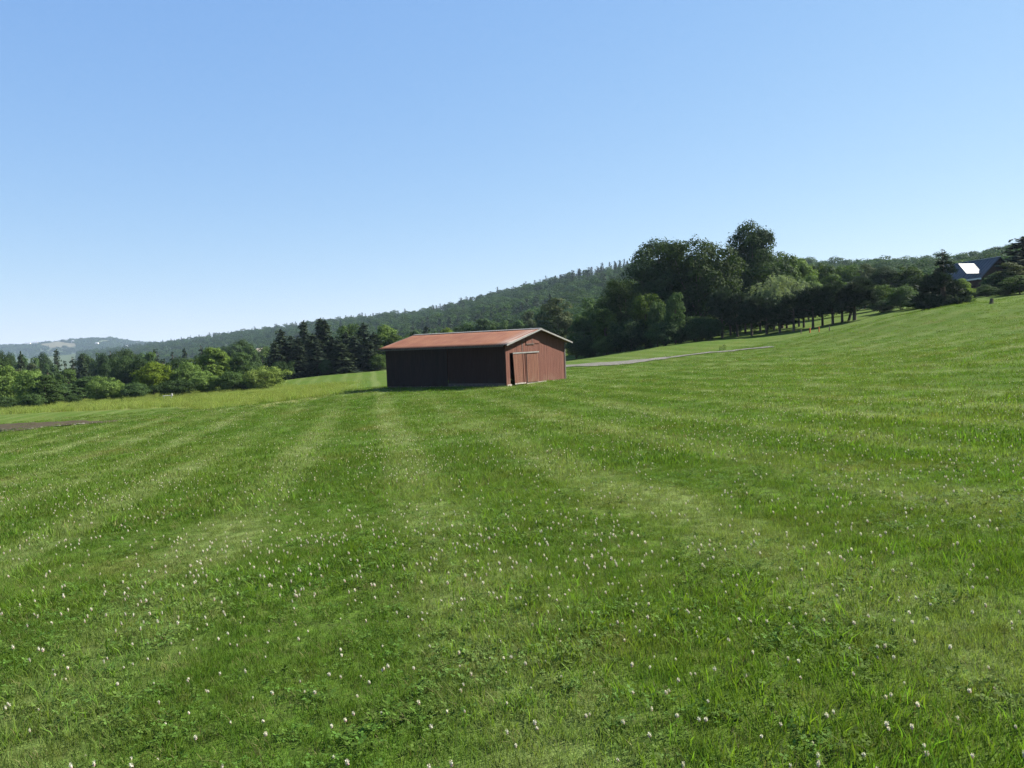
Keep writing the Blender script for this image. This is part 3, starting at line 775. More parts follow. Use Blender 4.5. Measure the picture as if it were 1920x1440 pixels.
# --- the planted row of pines: bare stems, joined crowns
GP = 'pines planted in a row'
pines = [(1352, 545, 97, 66), (1381, 553, 96, 60), (1408, 562, 94, 60), (1436, 560, 93, 62), (1461, 570, 92, 60), (1487, 558, 90.5, 66), (1506, 555, 94, 56), (1523, 541, 90, 64), (1541, 549, 91, 60), (1560, 533, 89, 66), (1578, 543, 90, 64), (1590, 528, 90.2, 70), (1601, 534, 89, 92)]
ords = ['first', 'second', 'third', 'fourth', 'fifth', 'sixth', 'seventh', 'eighth', 'ninth', 'tenth', 'eleventh', 'twelfth', 'thirteenth', 'fourteenth', 'fifteenth', 'sixteenth', 'seventeenth', 'eighteenth', 'nineteenth', 'twentieth']
for i, (px, top, D, w) in enumerate(pines):
    lab = f'pine with bare lower stem, {ords[i]} from the left in the planted row'
    v = i % 3; rz = None
    if i == 11: v, rz, lab = 3, 0.0, 'leaning pine whose stem makes a V with its neighbour in the row'
    if i == 12: lab = 'last pine at the right end of the row, with drooping right boughs'
    tree('pine', px, top, D, w, lab, GP, v, rz=rz)
for i, px in enumerate([1368, 1396, 1424, 1450, 1474, 1497]):
    tree('pine', px, 556 - i, 103 - i, 56, f'pine of the rear row in deep shade, {ords[i]} from the left', 'pines of the rear row', i % 3)

# --- left: spruces behind the field
GS = 'conifers beyond the field left of the barn'
spr = [(514, 642, 146), (526, 620, 150), (545, 632, 150), (558, 634, 146), (569, 604, 153), (586, 628, 150), (600, 599, 156), (608, 602, 152), (622, 632, 148), (634, 636, 146), (648, 624, 156), (664, 630, 150), (681, 608, 158), (700, 626, 150), (592, 640, 142), (690, 640, 143), (640, 645, 141)]
spr.sort()
for i, (px, top, D) in enumerate(spr):
    tree('spruce', px, top, D, 54 + 9 * (i % 3), f'dark spruce, {ords[i]} from the left in the clump beyond the field', GS)
tree('mid', 652, 598, 166, 52, 'round broadleaf tree among the spruces, left of the barn', None, 0)
tree('light', 722, 606, 152, 62, 'lit green tree at the barn end of the spruce clump', None, 0)
tree('mid', 738, 626, 146, 50, 'low broadleaf tree behind the left roof corner of the barn', None, 1)
tree('bush', 612, 672, 140, 34, 'low lit shrub at the foot of the spruce clump')
tree('bush', 708, 662, 142, 44, 'grey shrub beside the left end of the barn', None, 0)
tree('bush', 528, 672, 138, 50, 'dark shrub at the left foot of the spruce clump', None, 1)

# --- left: shrubs and young trees along the meadow edge
GE = 'shrubs and young trees along the meadow edge'
edge = [('lightbush', 10, 684, 112, 80, 'light green young tree at the left edge of the picture'), ('lightbush', 52, 690, 108, 66, 'light green young tree second from the left edge'),
        ('mid', 84, 702, 103, 66, 'grey-olive bushy tree in front of the leftmost young trees'), ('bush', 134, 738, 106, 34, 'very small grey shrub standing alone in the meadow edge'),
        ('lightbush', 186, 704, 112, 58, 'bright green bushy tree left one of a pair mid meadow edge'), ('lightbush', 216, 712, 113, 52, 'bright green bushy tree right one of a pair mid meadow edge'),
        ('bush', 252, 716, 112, 60, 'dark rounded shrub right of the bright pair'), ('lightbush', 283, 676, 118, 74, 'pale yellow-green tree above the dark shrubs near the table'),
        ('bush', 330, 708, 112, 76, 'black-shaded shrub directly behind the small table'), ('lightbush', 348, 676, 120, 60, 'yellow-green tree right of the pale one above the table'),
        ('lightbush', 385, 694, 115, 60, 'olive bushy young tree between the table shrub and the lime shrub'), ('light', 402, 648, 130, 72, 'tallest yellow-green young tree of the meadow edge'),
        ('bush', 432, 694, 115, 64, 'dark olive shrub below the tall conical olive tree'), ('mid', 452, 660, 122, 62, 'conical olive tree between tall young tree and lime shrub'),
        ('lime', 494, 684, 114, 82, 'lime green rounded shrub at the right end of the meadow edge'), ('bush', 470, 710, 115, 60, 'dark olive skirt of the lime green shrub'),
        ('mid', 120, 716, 122, 60, 'dark young tree behind the lone small grey shrub'), ('mid', 158, 706, 124, 64, 'dark tree left of the bright pair'),
        ('bush', 60, 735, 101, 56, 'dark low shrub at the foot of the grey-olive bushy tree'), ('bush', 8, 742, 100, 54, 'dark low shrub at the extreme left below young trees')]
for k, px, top, D, w, lab in edge: tree(k, px, top, D, w, lab, GE)

# --- left: the wood that fills the valley, row behind row
def rows(spec):
    for name, D, xs, tops, mix_ in spec:
        pts = [(x + tr.uniform(-7, 7), t + tr.uniform(-8, 8)) for x, t in zip(xs, tops)]
        cnt = {}
        for x, t in pts:
            k = tr.choices(list(mix_), list(mix_.values()))[0]
            kk = {'mid': 'green broadleaf tree', 'maple': 'dark broadleaf tree', 'spruce': 'dark conifer', 'whitepine': 'dark soft pine', 'light': 'light green tree', 'grey': 'grey-green tree'}[k]
            cnt[kk] = cnt.get(kk, 0) + 1
            w = tr.uniform(44, 62) if k != 'spruce' else tr.uniform(28, 38)
            tree(k, x, t, D + tr.uniform(-8, 8), w, f'{kk} in the {name}, {ords[cnt[kk]-1]} of these from the left', 'trees of the ' + name)
MX = {'mid': 4, 'maple': 4, 'whitepine': 2, 'spruce': 1, 'grey': 1.5}
xs1 = np.arange(-40, 470, 34); xs2 = np.arange(-30, 480, 31); xs3 = np.arange(-40, 500, 28)
rows([('front of the valley wood', 150, xs1, np.interp(xs1, [0, 100, 200, 300, 470], [676, 690, 680, 672, 666]), MX),
      ('middle of the valley wood', 195, xs2, np.interp(xs2, [0, 100, 200, 300, 470], [664, 672, 664, 664, 652]), MX),
      ('back of the valley wood', 250, xs3, np.interp(xs3, [0, 60, 130, 200, 300, 400, 500], [658, 662, 664, 655, 657, 648, 640]), MX)])
# --- behind the barn and along the hill foot
hb = np.arange(752, 1040, 27)
rows([('hill foot behind the barn', 190, hb, np.interp(hb, [750, 850, 950, 1040], [622, 612, 598, 572]), {'mid': 4, 'maple': 2, 'light': 1.5, 'spruce': .8, 'grey': 1})])

# ------------------------------------------------------------------ hills
hx_ = np.array([-500, 0, 200, 300, 440, 600, 700, 800, 900, 1000, 1100, 1190, 1300, 1480, 1600, 1700, 1800, 1920, 2300, 2700.])
hD = np.array([2600, 2300, 2050, 1900, 1600, 1350, 1200, 1050, 950, 880, 800, 740, 680, 600, 520, 480, 450, 420, 400, 400.])
hE = np.array([0, 12, 24, 32, 46, 60, 68, 74, 93, 114, 132, 145, 150, 140, 132, 134, 136, 153, 185, 200.])
hF = np.array([1100, 900, 780, 700, 600, 500, 440, 380, 340, 300, 270, 250, 230, 210, 200, 190, 180, 170, 160, 160.])
TH = 9.0
def hill_z(px, D):
    Dr = np.interp(px, hx_, hD); e = np.interp(px, hx_, hE); Df = np.interp(px, hx_, hF)
    zr = e / F * Dr + EYE - TH
    x = (px - 960) / F * Df
    zf = np.interp(px, _ringpx, _ringz) - 22 * sstep(220, 1200, np.hypot(x, Df)) * sstep(900, 400, px) - 1.0
    s = (D - Df) / (Dr - Df)
    up = zf + (zr - zf) * np.clip(s, 0, 1) ** 1.12
    up = up + (1.2 * np.sin(px * .021 + D * .013) + 1.0 * np.sin(px * .05 - D * .031)) * np.clip(s * 3, 0, 1) * np.clip((1 - s) * 6, 0, 1)
    return np.where(s < 0, zf - 4 * np.clip(-s * 4, 0, 1), np.where(s > 1, zr - (s - 1) ** 1.3 * (zr - zf) * 1.2, up))
def hill_mesh():
    pxs = np.linspace(-500, 2700, 160); ss = np.linspace(-.08, 1.5, 60)
    V = []
    for s in ss:
        Df = np.interp(pxs, hx_, hF); Dr = np.interp(pxs, hx_, hD); D = Df + (Dr - Df) * s
        V.append(np.c_[(pxs - 960) / F * D, D, hill_z(pxs, D)])
    n = len(pxs); i = np.arange(len(ss) - 1)[:, None] * n; j = np.arange(n - 1)
    Q = np.stack([i + j, i + j + 1, i + n + j + 1, i + n + j], -1).reshape(-1, 4)
    return mesh_np('hills', np.vstack(V), Q, [M['woodfloor']], smooth=True)
tag(add('wooded_hill', hill_mesh()), kind='structure')

# far blue hills at the left, with hay fields and farms
fx = np.array([-700, -300, -60, 0, 60, 110, 160, 220, 260, 330, 420, 600.]); fE = np.array([20, 30, 36, 38, 38, 43, 45, 44, 35, 29, 24, 10.])
FD, FF = 3800., 2500.
def far_z(px, D):
    zr = np.interp(px, fx, fE) / F * FD + EYE - 13; s = (D - FF) / (FD - FF)
    return np.where(s < 0, -30 + s * 60, np.where(s > 1, zr - (s - 1) * 120, -26 + (zr + 26) * np.clip(s, 0, 1) ** 1.05))
def far_mesh():
    pxs = np.linspace(-700, 600, 70); ss = np.linspace(-.1, 1.5, 30); V = []
    for s in ss:
        D = FF + (FD - FF) * s + 0 * pxs; V.append(np.c_[(pxs - 960) / F * D, D, far_z(pxs, D)])
    n = len(pxs); i = np.arange(len(ss) - 1)[:, None] * n; j = np.arange(n - 1)
    Q = np.stack([i + j, i + j + 1, i + n + j + 1, i + n + j], -1).reshape(-1, 4)
    return mesh_np('far', np.vstack(V), Q, [M['woodfloor']], smooth=True)
tag(add('distant_hills', far_mesh()), kind='structure')
def hit_far(px, py):
    Ds = np.linspace(2550, 3790, 600); d = ray(px, py); d = d / d[1]
    z = d[2] * Ds + EYE; p_ = 960 + F * d[0]
    k = np.nonzero(z < far_z(np.full(600, p_), Ds))[0]; k = k[0] if len(k) else 599
    return np.array([d[0] * Ds[k], Ds[k], float(far_z(np.array([p_]), np.array([Ds[k]]))[0])])
FIELDS = []
def far_field(name, mat, top, bot):
    A = np.array([hit_far(*p) for p in top]); B = np.array([hit_far(*p) for p in bot]); n = len(A)
    f = np.linspace(0, 1, 8)[:, None, None]; P = (A[None] * (1 - f) + B[None] * f).reshape(-1, 3)
    P[:, 2] = far_z(960 + F * P[:, 0] / P[:, 1], P[:, 1]) + 2.5
    i = np.arange(7)[:, None] * n; j = np.arange(n - 1)
    Q = np.stack([i + j, i + j + 1, i + n + j + 1, i + n + j], -1).reshape(-1, 4)
    FIELDS.append(np.vstack([A[:, :2], B[::-1, :2]]))
    tag(add(name, mesh_np(name, P, Q, [mat])), kind='structure')
far_field('hay_field', M['hay'], [(74, 646), (95, 643.5), (104, 641.5), (118, 642), (130, 644), (142, 643)], [(74, 651.5), (95, 653), (104, 652.5), (118, 652), (130, 652.5), (142, 650)])
far_field('pasture', M['pasture'], [(32, 646), (50, 645), (72, 645)], [(32, 649), (50, 649.5), (72, 649.5)])
far_field('pasture', M['pasture'], [(183, 640.5), (196, 639), (208, 638.5)], [(183, 644), (196, 643), (208, 641.5)])
def farm(px, py, L, W, H, rise, label, wall='white', roof='greyroof', yaw=0., pos=None, name='farm_building', cat='building', group='distant farm buildings'):
    p = hit_far(px, py) if pos is None else pos
    r = empty(name, (p[0], p[1], p[2] + (2 if pos is None else 0)), yaw); tag(r, label, cat, group)
    b = MB(); b.box(-L / 2, L / 2, -W / 2, W / 2, -2, H)
    for s in (-1, 1):
        x = s * (L / 2); bb = len(b.v); b.v += [(x, -W / 2, H), (x, W / 2, H), (x, 0, H + rise)]; b.f.append([bb, bb + 1, bb + 2])
    b.build('wall', M[wall], r)
    b = MB(); e = .06 * W
    for s in (-1, 1):
        y1 = s * (W / 2 + e); z1 = H - e * rise / (W / 2)
        q = [(-L / 2 - e, 0, H + rise), (L / 2 + e, 0, H + rise), (L / 2 + e, y1, z1), (-L / 2 - e, y1, z1)]
        b.hexa([(x, y, z + .04) for x, y, z in q] + [(x, y, z + .34) for x, y, z in q])
    b.build('roof', M[roof], r); return r
farm(52, 644, 26, 12, 8, 5, 'left one of two white farm buildings on the far blue hill')
farm(66, 644, 26, 12, 8, 5, 'right one of two white farm buildings on the far blue hill')
farm(137, 643.5, 9, 9, 7, 4, 'tiny white house above the hay field on the far hill')
farm(182, 648, 12, 9, 8, 4, 'small white house below the pasture on the far hill')
farm(254, 646, 18, 9, 6, 4, 'white farm building at the right end of the far hill', yaw=-.5)
farm(238, 652, 8, 8, 5, 3, 'tiny white shed lowest on the far hill')
# pale building glimpsed between the meadow edge trees and the spruces
pb = at(489, 655, 420); farm(0, 0, 4.2, 4, 3, 1.4, 'pale tan building glimpsed just left of the spruce clump', 'tan', 'tan', .3, (pb[0], pb[1], pb[2] - 4.2), 'farm_shed', group=None)

# ------------------------------------------------------------------ the house at the right
hp = at(1876, 481, 105.0)                         # near end of the ridge
hrz = R(7.0)                                      # local y runs along the ridge, away from the camera
house = empty('house', (hp[0], hp[1], hp[2] - 5.15), hrz)
tag(house, 'dark brown house with a blue-grey metal roof and a glaring roof panel', 'house')
HL, HW, HRise = 11.0, 2.75, 2.65; hz = 5.15 - HRise
b = MB(); b.box(-HW + .3, HW - .3, .35, HL - .3, -1.5, hz)
bb = len(b.v); b.v += [(-HW + .3, .35, hz), (HW - .3, .35, hz), (0, .35, 5.15 - .15)]; b.f.append([bb, bb + 1, bb + 2]); b.build('wall', M['brownwall'], house)
for s in (-1, 1):
    b = MB(); q = [(0, 0, 5.15), (0, HL, 5.15), (s * HW, HL, hz), (s * HW, 0, hz)]
    b.hexa([(x, y, z - .12) for x, y, z in q] + [(x, y, z) for x, y, z in q])
    for k in range(18):       # standing seams
        y = .15 + k * (HL - .3) / 17
        q = [(s * .03, y, 5.15 - .02), (s * .03, y + .035, 5.15 - .02), (s * HW, y + .035, hz), (s * HW, y, hz)]
        b.hexa([(x, yy, z + .002) for x, yy, z in q] + [(x, yy, z + .05) for x, yy, z in q])
    rf = b.build('roof', M['slate'], house)
    b = MB(); b.box(min(s * HW, s * (HW + .05)), max(s * HW, s * (HW + .05)), 0, HL, hz - .22, hz - .01); b.build('fascia', M['white'], house)
b = MB(); b.box(-.09, .09, -.02, HL, 5.15, 5.2); b.build('ridge_cap', M['alu'], house)
# roof window / collector on a frame, set at the sun's mirror angle; most of its glare is the pale colour
SUN_AZ, SUN_EL = R(72), R(41)
SUN = Vector((math.sin(SUN_AZ) * math.cos(SUN_EL), math.cos(SUN_AZ) * math.cos(SUN_EL), math.sin(SUN_EL)))
pc = Vector(at(1819, 503.5, 106.0)); toc = (Vector((0, 0, EYE)) - pc).normalized()
nrm = (SUN + toc).normalized(); xa = Vector((0, 0, 1)).cross(nrm).normalized(); ya = nrm.cross(xa)
Rm = Matrix((xa, ya, nrm)).transposed().to_4x4()
b = MB(); b.box(-1.3, 1.3, -.85, .85, -.05, 0)
bpy.context.view_layer.update()
pn = b.build('roof_panel', M['panel'], house); pn.matrix_parent_inverse = Matrix(); pn.matrix_local = house.matrix_world.inverted() @ Matrix.Translation(pc) @ Rm
b = MB(); b.box(-1.37, 1.37, -.92, -.855, -.06, .03); b.box(-1.37, 1.37, .855, .92, -.06, .03); b.box(-1.37, -1.305, -.85, .85, -.06, .03); b.box(1.305, 1.37, -.85, .85, -.06, .03)
for sx in (-1.2, 1.2): b.tube([(sx, .8, -.06), (sx, .3, -1.2)], [.03, .03]); b.tube([(sx, -.8, -.06), (sx, -.8, -.9)], [.03, .03])
b.build('frame', M['slate'], pn)

# ------------------------------------------------------------------ small things standing on the grass
def stake(px, py, hpx, wpx, mat, label, D=None):
    p = hit(px, py); D = p[1]; h = hpx / F * D; w = wpx / F * D / 2
    b = MB(); b.tube([(0, 0, -.15), (.01, 0, h * .5), (.02, .01, h - .04), (.02, .01, h)], [w, w * .95, w * .9, w * .5], 8)
    o = add('stake', b.mesh('stake', M[mat]), loc=tuple(p)); tag(o, label, 'stake', 'stakes between the pine stems')
stake(1502, 626, 8, 2.0, 'stake', 'grey stake by the sixth pine stem from the left')
stake(1518.5, 624, 9, 2.6, 'orange', 'orange stake left of the eighth pine stem')
stake(1535.5, 622, 9, 2.2, 'orange', 'orange-brown stake left of the ninth pine stem')
stake(1555, 620.5, 9, 2.0, 'stake', 'dark stake left of the tenth pine stem')
def weed(px, py, hpx, label, name='weed_clump', seed=0, mat='mid', group='taller weeds in the grass'):
    r = np.random.default_rng(seed + 50); p = hit(px, py); h = hpx / F * p[1]
    n = 170; P = rand_dirs(n, r) * [.4, .4, .5] * h + [0, 0, .5 * h]; v, f = leaf_quads(P, rand_dirs(n, r) + [0, 0, .5], .085 * h, r, .4)
    o = add(name, mesh_np(name, v, f, [M[mat]]), loc=(p[0], p[1], p[2]))
    b = MB()
    for k in range(5): limb_tubes(b, (0, 0, -.05), tuple(r.normal(0, .2, 2) * h) + (h * r.uniform(.6, .95),), .012 * h, .006 * h, r)
    b.build('stems', M['stem'], o)
    tag(o, label, 'weed', group); return o
weed(130, 768, 9, 'dark weed clump in the meadow nearest the mown edge, below the grey shrub', seed=1)
weed(20, 777, 6, 'small weed clump at the far left of the meadow', seed=2)
weed(72, 774, 5, 'small weed clump between far left and the dark one', seed=3)
weed(230, 757, 8, 'weed clump in the meadow left of the small table', seed=4)
weed(528, 744, 9, 'dark weed clump in the meadow below the lime shrub', seed=5)
weed(548, 746, 7, 'smaller weed right of the weed below the lime shrub', seed=6)
weed(575, 744, 7, 'weed on the mown edge halfway from lime shrub to barn', seed=7)
weed(1351, 657, 7, 'left one of two small weeds beside the gravel driveway', seed=8)
weed(1358, 656, 9, 'right one of two small weeds beside the gravel driveway', seed=9)
weed(1825, 571, 11, 'small green shrub alone on the lawn crest before the house', 'shrub', 10, 'light', None)
p = hit(1859, 570); b = MB(); b.tube([(0, 0, -.1), (0, 0, .05), (.01, 0, .2), (.02, .01, .38)], [.2, .15, .13, .12], 10)
tag(add('tree_stump', b.mesh('tree_stump', M['bark']), loc=tuple(p)), 'short dark stump on the lawn crest before the house', 'stump')
# little table in the tall grass
tp = hit(315, 751); tb = empty('garden_table', tuple(tp), .25); tag(tb, 'small bleached table standing in tall grass before the dark shrubs', 'table')
b = MB()
for k in range(4): b.box(-.62, .62, -.3 + k * .155, -.3 + k * .155 + .14, .60, .64)
b.build('table_top', M['tabletop'], tb)
for sx in (-1, 1):
    for sy in (-1, 1):
        b = MB(); b.tube([(sx * .34, sy * .24, -.05), (sx * .5, sy * .24, .6)], [.035, .035], 6); b.build('leg', M['tabletop'], tb)
pl = MB(); pl.tube([(0, 0, 0), (0, 0, .01), (0, 0, .2), (0, 0, .21)], [.09, .1, .12, .11], 14)
c, s = math.cos(.25), math.sin(.25)
tag(add('bucket', pl.mesh('bucket', M['tabletop'], True), loc=(tp[0] + .5 * c, tp[1] + .5 * s, tp[2] + .642)), 'tiny white bucket on the right end of the small table', 'bucket')

# ------------------------------------------------------------------ ground cover by geometry nodes
HID = bpy.data.collections.new('prototypes')       # never linked to the scene: sources for the ground cover and the far wood only
def scatter(name, protos, P, idx, rot, scl, label=None):
    coll = bpy.data.collections.new(name + '_sources')
    for i, m in enumerate(protos):
        o = bpy.data.objects.new(f'{name}_source_{i:02d}', m); coll.objects.link(o)
    m = bpy.data.meshes.new(name); n = len(P)
    m.vertices.add(n); m.vertices.foreach_set('co', np.asarray(P, np.float32).ravel())
    a = m.attributes.new('pick', 'INT', 'POINT'); a.data.foreach_set('value', np.asarray(idx, np.int32))
    a = m.attributes.new('turn', 'FLOAT_VECTOR', 'POINT'); a.data.foreach_set('vector', np.asarray(rot, np.float32).ravel())
    a = m.attributes.new('size', 'FLOAT_VECTOR', 'POINT'); a.data.foreach_set('vector', np.asarray(scl, np.float32).ravel())
    m.update()
    o = add(name, m)
    gt = bpy.data.node_groups.new(name, 'GeometryNodeTree')
    gt.interface.new_socket('Geometry', in_out='INPUT', socket_type='NodeSocketGeometry'); gt.interface.new_socket('Geometry', in_out='OUTPUT', socket_type='NodeSocketGeometry')
    nn, L = gt.nodes, gt.links
    gi, go = nn.new('NodeGroupInput'), nn.new('NodeGroupOutput')
    iop = nn.new('GeometryNodeInstanceOnPoints'); ci = nn.new('GeometryNodeCollectionInfo')
    ci.inputs['Collection'].default_value = coll; ci.inputs['Separate Children'].default_value = True; ci.inputs['Reset Children'].default_value = True
    def att(nm, typ):
        x = nn.new('GeometryNodeInputNamedAttribute'); x.data_type = typ; x.inputs['Name'].default_value = nm; return x.outputs['Attribute']
    L.new(gi.outputs[0], iop.inputs['Points']); L.new(ci.outputs[0], iop.inputs['Instance']); iop.inputs['Pick Instance'].default_value = True
    L.new(att('pick', 'INT'), iop.inputs['Instance Index']); L.new(att('size', 'FLOAT_VECTOR'), iop.inputs['Scale'])
    e2r = nn.new('FunctionNodeEulerToRotation'); L.new(att('turn', 'FLOAT_VECTOR'), e2r.inputs[0]); L.new(e2r.outputs[0], iop.inputs['Rotation'])
    L.new(iop.outputs[0], go.inputs[0])
    md = o.modifiers.new('scatter', 'NODES'); md.node_group = gt
    tag(o, label, None, None, 'stuff'); return o

def tuft(seed, n, h, w, spread, mat, bend=.5, heads=None):
    r = np.random.default_rng(seed); V = []; Fq = []
    for i in range(n):
        a = r.uniform(0, 2 * math.pi); rr = spread * math.sqrt(r.random()); bx, by = rr * math.cos(a), rr * math.sin(a)
        hh = h * r.uniform(.45, 1.15); d = r.uniform(0, 2 * math.pi); bn = bend * hh * r.uniform(.1, 1); f = r.uniform(0, 2 * math.pi)
        wx, wy = math.cos(f) * w * .5, math.sin(f) * w * .5; o = len(V)
        for t, k in ((0, 1), (.5, .9), (1, .22)):
            cx, cy, cz = bx + math.cos(d) * bn * t ** 1.8, by + math.sin(d) * bn * t ** 1.8, hh * (t - .18 * bend * t * t) - .004
            V += [(cx - wx * k, cy - wy * k, cz), (cx + wx * k, cy + wy * k, cz)]
        Fq += [(o, o + 1, o + 3, o + 2), (o + 2, o + 3, o + 5, o + 4)]
        if heads and r.random() < heads:
            o = len(V); V += [(cx - .008, cy, cz - .02), (cx, cy + .008, cz - .02), (cx + .008, cy, cz + .09), (cx, cy - .008, cz + .09)]; Fq.append((o, o + 1, o + 2, o + 3))
    return mesh_np('tuft', V, Fq, [M[mat]])
def clover_patch(seed, n=12):
    r = np.random.default_rng(seed); V = []; Fq = []
    for i in range(n):
        bx, by = r.normal(0, .05, 2); z = r.uniform(.015, .045); a0 = r.uniform(0, 6.28); tilt = r.normal(0, .35, 2); s = r.uniform(.0055, .0095)
        for k in range(3):
            a = a0 + k * 2.094; dx, dy = math.cos(a), math.sin(a); o = len(V)
            for q, p in ((0, 0), (1.1, -.75), (2.0, 0), (1.1, .75)):
                x = (dx * q - dy * p) * s; y = (dy * q + dx * p) * s; V.append((bx + x, by + y, z + x * tilt[0] + y * tilt[1]))
            Fq.append((o, o + 1, o + 2, o + 3))
    return mesh_np('clover', V, Fq, [M['cloverleaf']])

def wedge(n, d0, d1, half=.80, y=None):
    r = np.sqrt(rng.uniform(d0 * d0, d1 * d1, n)); t = rng.uniform(-half, half, n)
    return r * np.sin(t), r * np.cos(t)
def keep_lawn(x, y):
    k = ~in_poly(x, y, ROADP) & ~(in_poly(x, y, BEDP) & (rng.random(len(x)) < .5 + .5 * (vnoise(x, y, 1.5, 31) > .45)))
    lx = (x - BO[0]) * -BU[0] + (y - BO[1]) * -BU[1]; ly = (x - BO[0]) * BV[0] + (y - BO[1]) * BV[1]
    return k & ~((lx < .05) & (lx > -BL - .05) & (ly > -.05) & (ly < BW + .05))
def dz(x, y):
    r = np.hypot(x, y)
    return .035 * np.sin(x * .9 + 1.3 * np.sin(y * .4)) * np.sin(y * .7 + .8) * sstep(2, 8, r) * sstep(300, 100, r)
def vnoise(x, y, s, seed):
    r = np.random.default_rng(seed); T = r.random((64, 64)); u, v = x / s + 100, y / s + 100
    i, j = np.floor(u).astype(int), np.floor(v).astype(int); a, b_ = u - i, v - j; a = a * a * (3 - 2 * a); b_ = b_ * b_ * (3 - 2 * b_)
    g = lambda p, q: T[p % 64, q % 64]
    return (g(i, j) * (1 - a) + g(i + 1, j) * a) * (1 - b_) + (g(i, j + 1) * (1 - a) + g(i + 1, j + 1) * a) * b_

lawn_protos = [tuft(1, 22, .058, .0030, .075, 'blade', .7), tuft(2, 22, .050, .0027, .08, 'blade', .9), tuft(3, 26, .042, .0026, .09, 'blade', .6),
               tuft(4, 7, .085, .0055, .05, 'broad', .7), tuft(5, 6, .075, .006, .06, 'broad', .9), clover_patch(6), clover_patch(7, 14), tuft(8, 14, .06, .0022, .08, 'thatch', 1.0),
               tuft(9, 46, .075, .010, .30, 'blade', .8), tuft(10, 46, .065, .011, .32, 'blade', .7), tuft(11, 22, .10, .013, .3, 'broad', .8), tuft(12, 24, .07, .010, .30, 'thatch', .9)]
XS, YS, ID, SC = [], [], [], []
for d0, d1, dens, far in [(.5, 5, 460, 0), (5, 8, 340, 0), (8, 12, 200, 0), (12, 17, 100, 0), (11, 20, 14, 1), (20, 32, 11, 1), (32, 50, 6, 1), (50, 78, 3, 1)]:
    hw = 1.2 if d1 <= 12 else 1.0 if d1 <= 32 else .82
    n = int(dens * hw * (d1 * d1 - d0 * d0)); x, y = wedge(n, d0, d1, hw)
    k = keep_lawn(x, y); x, y = x[k], y[k]; n = len(x)
    a = vnoise(x, y, 1.3, 1); c = vnoise(x, y, .8, 2); u = rng.random(n)
    if not far:
        i = np.where(u < .62, rng.integers(0, 3, n), np.where(u < .62 + .13 * (c > .5), rng.integers(5, 7, n), np.where(u < .90, rng.integers(0, 3, n), 7)))
        i = np.where((a > .58) & (rng.random(n) < .16), rng.integers(3, 5, n), i)
        s = rng.uniform(.75, 1.25, n) * (.85 + .35 * a)
    else:
        i = np.where(u < .8, rng.integers(8, 10, n), np.where(u < .9, 10, 11)); s = rng.uniform(.8, 1.2, n) * (1 + .25 * (d0 > 30))
    XS.append(x); YS.append(y); ID.append(i); SC.append(s)
x, y, i, s = map(np.concatenate, (XS, YS, ID, SC)); n = len(x)
scatter('lawn_grass', lawn_protos, np.c_[x, y, G(x, y) + dz(x, y)], i, np.c_[rng.normal(0, .12, n), rng.normal(0, .12, n), rng.uniform(0, 6.28, n)], np.c_[s, s, s * rng.uniform(.8, 1.25, n)])
print('grass tufts', n)

# tall uncut meadow
x = rng.uniform(-95, 0, 26000); y = rng.uniform(52, 135, 26000)
mm = meadow_mask(x, y); k = (rng.random(len(x)) < mm * .9) & (np.abs(960 + F * x / y - 400) < 560); x, y = x[k], y[k]; n = len(x)
s = rng.uniform(.6, 1.2, n) * (.7 + .6 * vnoise(x, y, 6, 5))
scatter('meadow_grass', [tuft(20, 40, .48, .016, .5, 'meadow', .5, .5), tuft(21, 40, .42, .018, .55, 'meadow', .6, .3), tuft(22, 36, .40, .02, .5, 'broad', .5)], np.c_[x, y, G(x, y)],
        rng.choice(3, n, p=[.45, .35, .2]), np.c_[np.zeros(n), np.zeros(n), rng.uniform(0, 6.28, n)], np.c_[s, s, s])
print('meadow', n)

# clover blooms: the nearest 300 one by one, the rest as ground cover
def bloom_mesh(seed, stem=.075):
    r = np.random.default_rng(seed); V = []; Fq = []; mi = []
    for k in range(46):          # florets around a small globe
        d = rand_dirs(1, r)[0]; pink = d[2] < -.4
        c = np.array([0, 0, stem]) + d * np.array([.0085, .0085, .007]); t = d * .0055 + np.array([0, 0, -.002 if pink else .002])
        sd = np.cross(d, [.3, .2, .9]); sd = sd / (np.linalg.norm(sd) + 1e-9) * .0028; o = len(V)
        V += [c - sd, c + sd, c + t + sd * .5, c + t - sd * .5]; Fq.append((o, o + 1, o + 2, o + 3)); mi.append(1 if pink else 0)
    ico = bmesh.new(); bmesh.ops.create_icosphere(ico, subdivisions=1, radius=.0085); o = len(V)
    T = []
    for v in ico.verts: V.append((v.co.x, v.co.y, v.co.z * .8 + stem))
    for f in ico.faces: T.append([v.index + o for v in f.verts])
    ico.free()
    b = MB(); b.tube([(0, 0, -.005), (.002, 0, stem * .5), (0, 0, stem)], [.0011, .001, .001], 5); o = len(V)
    V += b.v; S = [[i + o for i in f] for f in b.f]
    m = bpy.data.meshes.new('clover_flower'); m.from_pydata([tuple(map(float, v)) for v in V], [], [tuple(map(int, f)) for f in Fq] + T + S)
    for t in (M['bloom'], M['bloompink'], M['stem']): m.materials.append(t)
    m.polygons.foreach_set('material_index', np.array(mi + [0] * len(T) + [2] * len(S), np.int32)); m.update(); return m
blooms = [bloom_mesh(i, .07 + .012 * i) for i in range(4)]
def bloom_dens(x, y):
    c = vnoise(x, y, 2.2, 8); c2 = vnoise(x, y, .7, 9); return .40 * sstep(.35, .8, c) * (.25 + c2) + .22
x, y = wedge(15000, 1.2, 9, 1.1); k = rng.random(len(x)) < bloom_dens(x, y) * .60 * (1 - .45 * sstep(4.5, 8, np.hypot(x, y))) * np.clip(1.25 - .5 * sstep(-1, 3, x), 0, 1); x, y = x[k], y[k]
